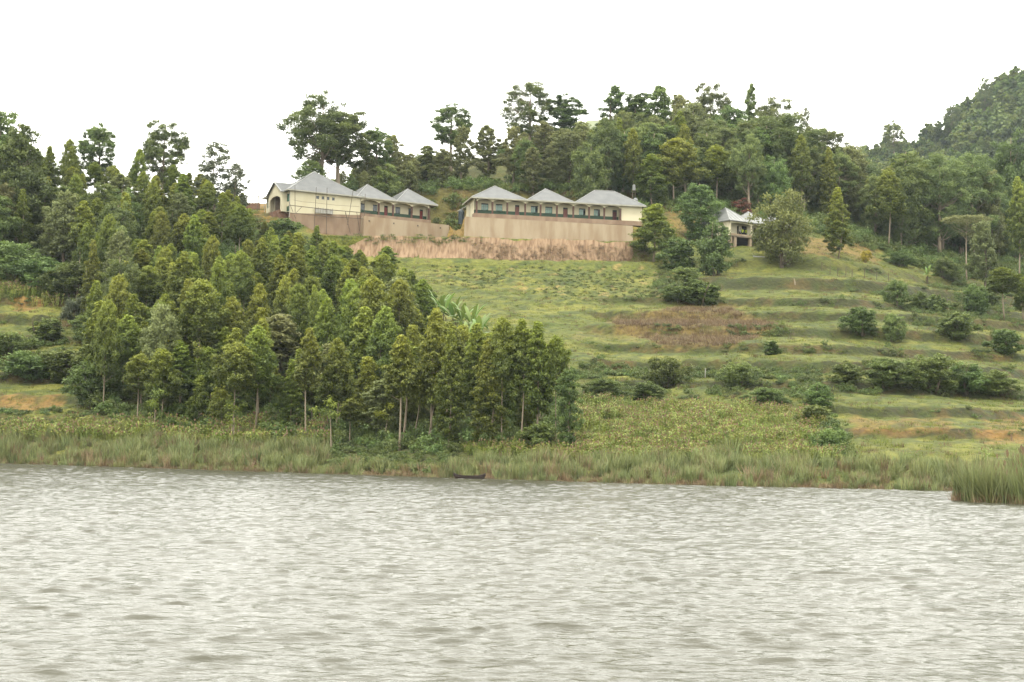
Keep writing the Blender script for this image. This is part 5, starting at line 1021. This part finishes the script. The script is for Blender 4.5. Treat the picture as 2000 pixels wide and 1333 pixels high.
# grass over slopes
gr = [blades('grass_tuft', 26, .30, .035, .45, .9, LM['grass'], 24, tintlo=.15), blades('grass_tuft', 26, .24, .04, .5, 1.1, LM['grass'], 25, tintlo=.4), blades('grass_tuft', 26, .34, .035, .42, .8, LM['grass'], 21), blades('grass_tuft', 26, .26, .035, .5, 1.1, LM['grass'], 22, tintlo=.3), blades('grass_tuft', 20, .36, .035, .4, .9, LM['straw'], 23)]
def in_for(u, v): return inpoly(u, v, FG)
def t_gr(x, y, z, u, v, rs):
    n = fbm(x, y, 1/6., 3, 98); _, st, pm = gz(x, y, True); return (z > .4) & (~in_for(u, v)) & (n > .33) & ~((pm > .5) & (y > 296)) & ~((pm > .4) & (y > 288.3) & (y < 291.2)) & ~inpoly(u, v, [(1200, 615), (1330, 600), (1430, 605), (1530, 640), (1440, 672), (1330, 682), (1210, 655)])
p, u, v = spread(60000, (-500, 2400), (130, 325), t_gr, 8); p = p[:34000]
scatter('meadow_grass', p, .8+.7*fbm(p[:, 0], p[:, 1], 1/8., 2, 55), gr, 9, .7, 1.3, .15, label='yellow-green grass tufts over the terraced slopes', cat='grass'); print('grass', len(p))
# dry brown brushwood on the slipped terrace
def t_st(x, y, z, u, v, rs): return inpoly(u, v, [(1200, 620), (1330, 602), (1420, 602), (1530, 640), (1440, 672), (1330, 682), (1210, 650)])
p, u, v = spread(26000, (1150, 1600), (205, 250), t_st, 10); p = p[:1500]
scatter('dead_brush', p, np.full(len(p), 1.3), [blades('dead_grass', 26, .5, .045, .5, 1.3, LM['straw'], 31), blades('dead_grass', 22, .6, .045, .5, 1.0, LM['reedbrown'], 32)], 11, label='dead brown brush lying over the slumped middle terrace', cat='dead brush')
# weeds and scrub: risers, forest floor, thicket band
def clump(seed, H, R, m, per=42, size=.22, k=7):
    rs = np.random.RandomState(seed); cl = [(rs.normal()*R*.45, rs.normal()*R*.45, H*rs.uniform(.15, .75), R*.42, H*.34, rs.uniform(.1, 1)) for _ in range(k)]
    return crown_mesh('weed_clump', cl, per, size, m, seed, droop=0, asp=.55)
wd = [clump(51, .9, .9, LM['weed']), clump(52, .7, 1.1, LM['weed']), clump(53, 1.2, .9, LM['bush']), clump(54, .8, 1.0, LM['dark'])]
def t_w1(x, y, z, u, v, rs):
    _, st, pm = gz(x, y, True); n = fbm(x, y, 1/5., 3, 101); a = (st > .45) & (n > .60); b = inpoly(u, v, [(1110, 715), (1600, 722), (1610, 790), (1120, 780)]) & (n > .38); c_ = inpoly(u, v, [(1560, 745), (1610, 770), (1640, 890), (1600, 890)])
    d = (u > 640) & (u < 890) & (z > .3) & (z < 3); e = (u < 240) & (v > 660) & (z > 3) & (n > .52); f = inpoly(u, v, [(1700, 560), (2100, 560), (2100, 700), (1880, 690), (1750, 640)]) & (n > .56); g = inpoly(u, v, [(1280, 520), (1400, 560), (1390, 600), (1270, 590)])
    return (z > .3) & (a | b | c_ | d | e | f | g) & ~((pm > .2) & (y > 287))
p, u, v = spread(60000, (-450, 2350), (134, 330), t_w1, 12); p = p[:5600]; u = u[:5600]
scatter('terrace_scrub', p, .30+.65*fbm(p[:, 0], p[:, 1], 1/6., 2, 102), wd, 13, .6, 1.3, .1, label='low green weeds and scrub along the terrace edges and banks', cat='scrub'); print('scrub', len(p))
rs = np.random.RandomState(64); mx_, my_ = np.meshgrid(np.arange(-16, 29, 1.15), np.arange(246, 287, 1.7)); mx_ = (mx_+rs.normal(size=mx_.shape)*.3).ravel(); my_ = (my_+rs.normal(size=my_.shape)*.22).ravel(); mz_ = gz(mx_, my_); u, v = proj(mx_, my_, mz_)
k_ = inpoly(u, v, [(825, 516), (1290, 518), (1290, 588), (1120, 590), (880, 560)]) & (vn(mx_/5, my_/5, 33) > .22); mx_, my_, mz_ = mx_[k_], my_[k_], mz_[k_]
scatter('garden_mounds', np.stack([mx_, my_, mz_], -1), np.full(len(mx_), .36), wd[:2]+[gr[0]], 65, .5, 1.4, .1, label='rows of low leafy crop mounds on the upper field below the earth bank', cat='crop')
und = [clump(61, 1.6, 1.3, LM['dark'], 55, .26, 9), clump(62, 1.3, 1.4, LM['bush'], 50, .26, 8), clump(63, 1.9, 1.2, LM['dark'], 55, .26, 9)]
p, u, v = spread(60000, (1560, 1670), (140, 200), lambda x, y, z, u, v, rs: inpoly(u, v, [(1570, 765), (1603, 765), (1622, 820), (1655, 898), (1615, 898), (1590, 830)]), 77); p = p[:150]
scatter('downhill_hedge', p, np.full(len(p), .95), [wd[3], wd[2], wd[3]], 78, .6, 1.3, .1, label='ragged dark hedge running downhill along the right side of the crop field', cat='hedge')
p, u, v = spread(26000, (-350, 1160), (150, 318), lambda x, y, z, u, v, rs: in_for(u, v) | inpoly(u, v, [(400, 850), (640, 872), (860, 885), (1100, 880), (1090, 800), (900, 640), (760, 560)]), 14); p = p[:3400]
scatter('forest_undergrowth', p, np.full(len(p), .85), und, 15, .6, 1.4, .1, label='dark leafy undergrowth on the floor of the lakeside plantation', cat='undergrowth')
p, u, v = spread(16000, (540, 2300), (324, 430), lambda x, y, z, u, v, rs: (z > 40) & ~((u > 860) & (u < 1240) & (y < 344) & (rs.rand(len(u)) < .1)) & ~((u > 850) & (u < 1010) & (y > 340)), 16); p = p[:6000]
scatter('hill_undergrowth', p, np.full(len(p), 1.25), und, 17, .5, 1.2, .1, label='dark undergrowth between the trees on the upper hill', cat='undergrowth')
# grass fringe hanging over the bank
xx = np.random.RandomState(8).uniform(_wx[0]+6, 25, 1500); yy = np.random.RandomState(9).uniform(290.2, 292.6, 1500)
k_ = (fbm(xx, yy*0, 1/6., 2, 5) > .40) | (xx < -12); xx, yy = xx[k_], yy[k_]
scatter('bank_grass_fringe', np.stack([xx, yy, gz(xx, yy)-.15], -1), np.where(xx < -8, 1.5, .8), gr[:2], 18, label='green grass fringe along the top of the cut earth bank', cat='grass')
# creepers hanging down over the left part of the bank
xx = np.random.RandomState(18).uniform(-33, -6, 420); tt = np.random.RandomState(19).rand(420)
scatter('bank_creeper', np.stack([xx, 288.6+1.7*(.6+tt*.4)-.2, 41.2+tt*1.2+.35*np.sin(xx)+.3*np.sin(xx*2.7)], -1), np.full(420, .80)*np.where(xx > -9, .6, 1), [gr[0], gr[1], blades('grass_tuft', 20, .5, .06, .5, 1.2, LM['weed'], 91)], 19, label='green creeper hanging over the left part of the earth bank', cat='creeper')

xx = np.random.RandomState(28).uniform(-8, 25.5, 900); tt = np.random.RandomState(29).rand(900)**1.3*.8
k_ = fbm(xx, tt*4, 1/2.5, 2, 15) > .42; xx, tt = xx[k_], tt[k_]
scatter('bank_straw', np.stack([xx, 288.0+1.7*tt, 37.5+4.8*tt], -1), np.full(len(xx), .75), [blades('straw_tuft', 20, .5, .05, .4, 1.2, LM['straw'], 33), blades('straw_tuft', 20, .45, .05, .5, 1.4, LM['reedbrown'], 34)], 30, lean=.5, label='dry straw and roots hanging on the right part of the cut earth bank', cat='dry grass')

# reed island at the right
def isl():
    rs = np.random.RandomState(31); pts = []
    for _ in range(700):
        a = rs.rand()*6.28; r = math.sqrt(rs.rand()); x = 39.5+9.6*r*math.cos(a); y = 99+5.0*r*math.sin(a)
        pts.append((x, y, .02, r))
    return np.array(pts)
q = isl(); P3 = q[:, :3]; edge = sstep(29.6, 35.8, P3[:, 0]); MB().tube([(38.2, 99, -1), (38.2, 99, .0)], [1, 1], 4)
ib = []
n_ = 28
bm_ = MB(); ring = [(39.5+10.0*math.cos(2*math.pi*k/n_)*(1+.06*math.sin(k*2.3)), 99+5.3*math.sin(2*math.pi*k/n_)*(1+.08*math.sin(k*1.7)), -.6) for k in range(n_)]; rt = [(39.5+(x-39.5)*.96, 99+(y-99)*.94, .07) for x, y, _ in ring]
for k in range(n_): bm_.poly([ring[k], ring[(k+1) % n_], rt[(k+1) % n_], rt[k]])
bm_.poly(rt); bm_.build('reed_island_ground', M_soilb, kind='structure')
rl = [blades('tall_reeds', 52, 3.3, .09, .55, .22, LM['reed'], 41, 4, LM['sorghead'], tintlo=.2), blades('tall_reeds', 52, 3.0, .08, .6, .35, LM['reed'], 42, tintlo=.3), blades('tall_reeds', 46, 2.4, .06, .6, .5, LM['reedbrown'], 43), blades('tall_reeds', 50, 2.7, .055, .6, .4, LM['reed'], 44)]
scatter('island_reeds', P3, (.50+.92*edge)*(1-.25*q[:, 3]**3), rl, 20, .8, 1.15, .10, label='tall green reeds on the small bed in the water at the right edge', cat='reeds')
e_ = np.array([(39.5+9.9*math.cos(t), 99+5.2*math.sin(t), 0.0) for t in np.linspace(2.2, 6.4, 420)])+np.random.RandomState(4).normal(size=(420, 3))*np.array([.3, .3, .02])
scatter('island_dry_skirt', e_, np.full(420, .9), [lit[0], rl[3], blades('dry_tuft', 36, .9, .05, .5, .5, LM['reedbrown'], 46)], 21, label='dry brown stems around the foot of the right-hand reed bed', cat='dry sedge')

# far hill wood
rs = np.random.RandomState(77); fx_ = rs.uniform(110, 600, 9000); fy_ = rs.uniform(570, 925, 9000); fz = hillz(fx_, fy_); u, v = proj(fx_, fy_, fz+8)
k_ = (u > 1600) & (u < 2600); fx_, fy_, fz = fx_[k_], fy_[k_], fz[k_]
def farp(seed, H, R, kind): cl = make_young(seed, H, R, .1, 22, .5) if kind else make_lobed(seed, H, R, .1, 5); return crown_mesh('far_tree', cl, 26, 1.15, LM['far'], seed, asp=.7)
fp = [farp(1, 11, 2.6, 1), farp(2, 12, 3.0, 1), farp(3, 12, 4.0, 0), farp(4, 10, 2.6, 1)]
hs = np.where(fbm(fx_, fy_, 1/60., 2, 8) > .52, 1.25, .8)
cu_ = 1000+fx_/fy_*3000; hs = np.where((cu_ > 1870) & (fy_ > 820), 1.5, hs)
scatter('far_hill_wood', np.stack([fx_, fy_, fz-.5], -1), hs, fp, 22, .75, 1.3, .04, label='dense forest covering the distant steep hill at the right', cat='forest')
for (u, v, D, w, lab, va) in ((1746, 236, 860, 34, 'lone tall tree standing above the distant hill skyline', 3), (1860, 205, 880, 30, 'tree leaning out at the step of the distant ridge', 1), (1925, 152, 885, 26, 'small lone tree on the upper distant ridge', 2), (1680, 272, 600, 30, 'tree in the notch where the far hill begins', 0)):
    x = P(u, v, D)[0]; z = float(hillz(np.array([x]), np.array([D]))[0]); plant('T', x, D, max(14, P(u, v, D)[2]-z), w, None, lab, None, va, z)

# banana plants
def banana(x, y, H, seed, label, leafn=9):
    rs = np.random.RandomState(seed); z = g1(x, y); r = empty('banana_plant', (x, y, z-.1), rs.rand()*6, label=label, cat='banana plant', group='banana plants beside the plantation')
    hs = H*.5; MB().tube([(0, 0, -.2), (0.03, 0, hs*.5), (0, 0.05, hs)], [.17, .14, .09], 9).build('stem', M_stemb, r)
    for i in range(leafn):
        a = i*2.4+rs.rand()*.5; el = rs.uniform(.95, 1.45) if i < leafn*.6 else rs.uniform(.25, .7); L_ = H*.55*rs.uniform(.85, 1.1); w = .22*H/4; V, Fc, T = [], [], []; q = np.array([0, 0, hs]); n = 9
        for k in range(n+1):
            t = k/n; e = el-1.1*t*t*(1.5-el*.6); d = np.array([math.cos(a)*math.cos(e), math.sin(a)*math.cos(e), math.sin(e)]); side = np.array([-math.sin(a), math.cos(a), 0]); up = np.cross(side, d)
            ww = w*(math.sin(math.pi*min(1, max(0, (t-.12)/.9)))**.6 if t > .13 else .08)
            V += [q-side*ww+up*ww*-.35*(-1), q, q+side*ww+up*ww*.35]; T += [.5+.3*t, .9, .5+.3*t]
            if k < n: q = q+d*L_/n; b = 3*k; Fc += [(b, b+1, b+4, b+3), (b+1, b+2, b+5, b+4)]
        T = np.clip(np.array(T)*(1.0 if el > .9 else .45)+rs.normal()*.08, 0, 1)
        obj('leaf', mesh_np('leaf', V, Fc, LM['banana'], {'tint': ('FLOAT', T)}, True), r)
    for k in range(3):
        a = rs.rand()*6.28; MB().tube([(0.1*math.cos(a), .1*math.sin(a), hs*.95), (.45*math.cos(a), .45*math.sin(a), hs*.8), (.4*math.cos(a), .4*math.sin(a), hs*.25)], [.03, .07, .03], 4).build('dead_leaf', M_deadleaf, r)
M_stemb = mat('banana_stem', (.16, .13, .07), (.10, .11, .05), scale=3, rough=.8); M_deadleaf = mat('dead_banana_leaf', (.20, .13, .075), rough=.95)
for i, (u, v, D, lab) in enumerate([(868, 537, 226, 'tallest banana plant with upright bright leaves, at the left of the clump'), (886, 548, 222, 'banana plant with broad upright leaves, second in the clump'), (904, 566, 219, 'banana plant in the middle of the clump'),
        (922, 568, 216, 'banana plant with torn leaves right of the middle'), (938, 590, 208, 'low banana plant with spreading leaves at the right of the clump'), (912, 600, 205, 'short banana plant in front of the clump'), (855, 565, 228, 'banana plant half hidden by eucalyptus at the left of the clump')]):
    x = P(u, v, D)[0]; H = P(u, v, D)[2]-g1(x, D); print('ban', H); banana(x, D, float(np.clip(H, 3.5, 6.5)), 100+i, lab)
x = P(1812, 522, 300)[0]; banana(x, 300, 4.2, 140, 'single small banana plant on the far right meadow edge', 7)

# pale leaning trunks in the plantation
def pole_tree(u0, v0, u1, v1, D, lab, r=.08):
    a = P(u0, v0, D); z = g1(a[0], D); b = P(u1, v1, D); rt = empty('bare_trunk', (a[0], D, z-.2), 0, label=lab, cat='tree trunk', group='bare pale trunks in the plantation')
    dx, H = b[0]-a[0], b[2]-z
    MB().tube([(0, 0, -.3), (dx*.35, .1, H*.35), (dx*.7, .05, H*.7), (dx, 0, H)], [r, r*.85, r*.6, r*.35], 7).build('trunk', M_bark, rt)
    rs = np.random.RandomState(int(u0)); cl = [(dx+rs.normal()*.5, rs.normal()*.5, H+rs.normal()*.7, .6, .5, rs.rand()) for _ in range(7)]
    obj('crown', crown_mesh('crown', cl, 70, .3, LM['young'], int(u0), droop=.4, asp=.36), rt)
for a in ((833, 878, 850, 775, 158, 'white leaning trunk standing out in front of the plantation at the right'), (806, 870, 826, 750, 160, 'thin pale trunk leaning right beside the white one'), (748, 856, 757, 815, 162, 'short pale leaning trunk above the weedy bank'),
          (727, 810, 724, 690, 184, 'long pale trunk, left one of the close trio'), (733, 812, 737, 690, 183, 'long pale trunk, right one of the close trio'), (661, 810, 668, 755, 170, 'thin leaning trunk right of the small bright eucalyptus'),
          (390, 790, 386, 690, 182, 'thick pale trunk under the tall plantation centre crown'), (456, 870, 457, 800, 167, 'straight thin trunk at the foot of the domed eucalyptus'), (302, 835, 303, 780, 176, 'thin trunk at the left foot of the plantation'), (647, 885, 645, 800, 160, 'dark slim trunk near the shore weeds')):
    pole_tree(*a)

# ---------------------------------------------------------------- air
hz = MB().box((-320, -30, -4.5), (660, 1180, 300)).build('haze', None if False else M_soilb, kind='stuff', label='thin pale haze in the air over the whole valley', cat='haze')
hm = bpy.data.materials.new('haze'); hm.use_nodes = True; t = hm.node_tree; t.nodes.clear(); o_ = t.nodes.new('ShaderNodeOutputMaterial'); pv = t.nodes.new('ShaderNodeVolumePrincipled')
pv.inputs['Color'].default_value = (.80, .90, 1.0, 1); pv.inputs['Density'].default_value = .00005; pv.inputs['Anisotropy'].default_value = .0; t.links.new(pv.outputs[0], o_.inputs['Volume']); hz.data.materials.clear(); hz.data.materials.append(hm)
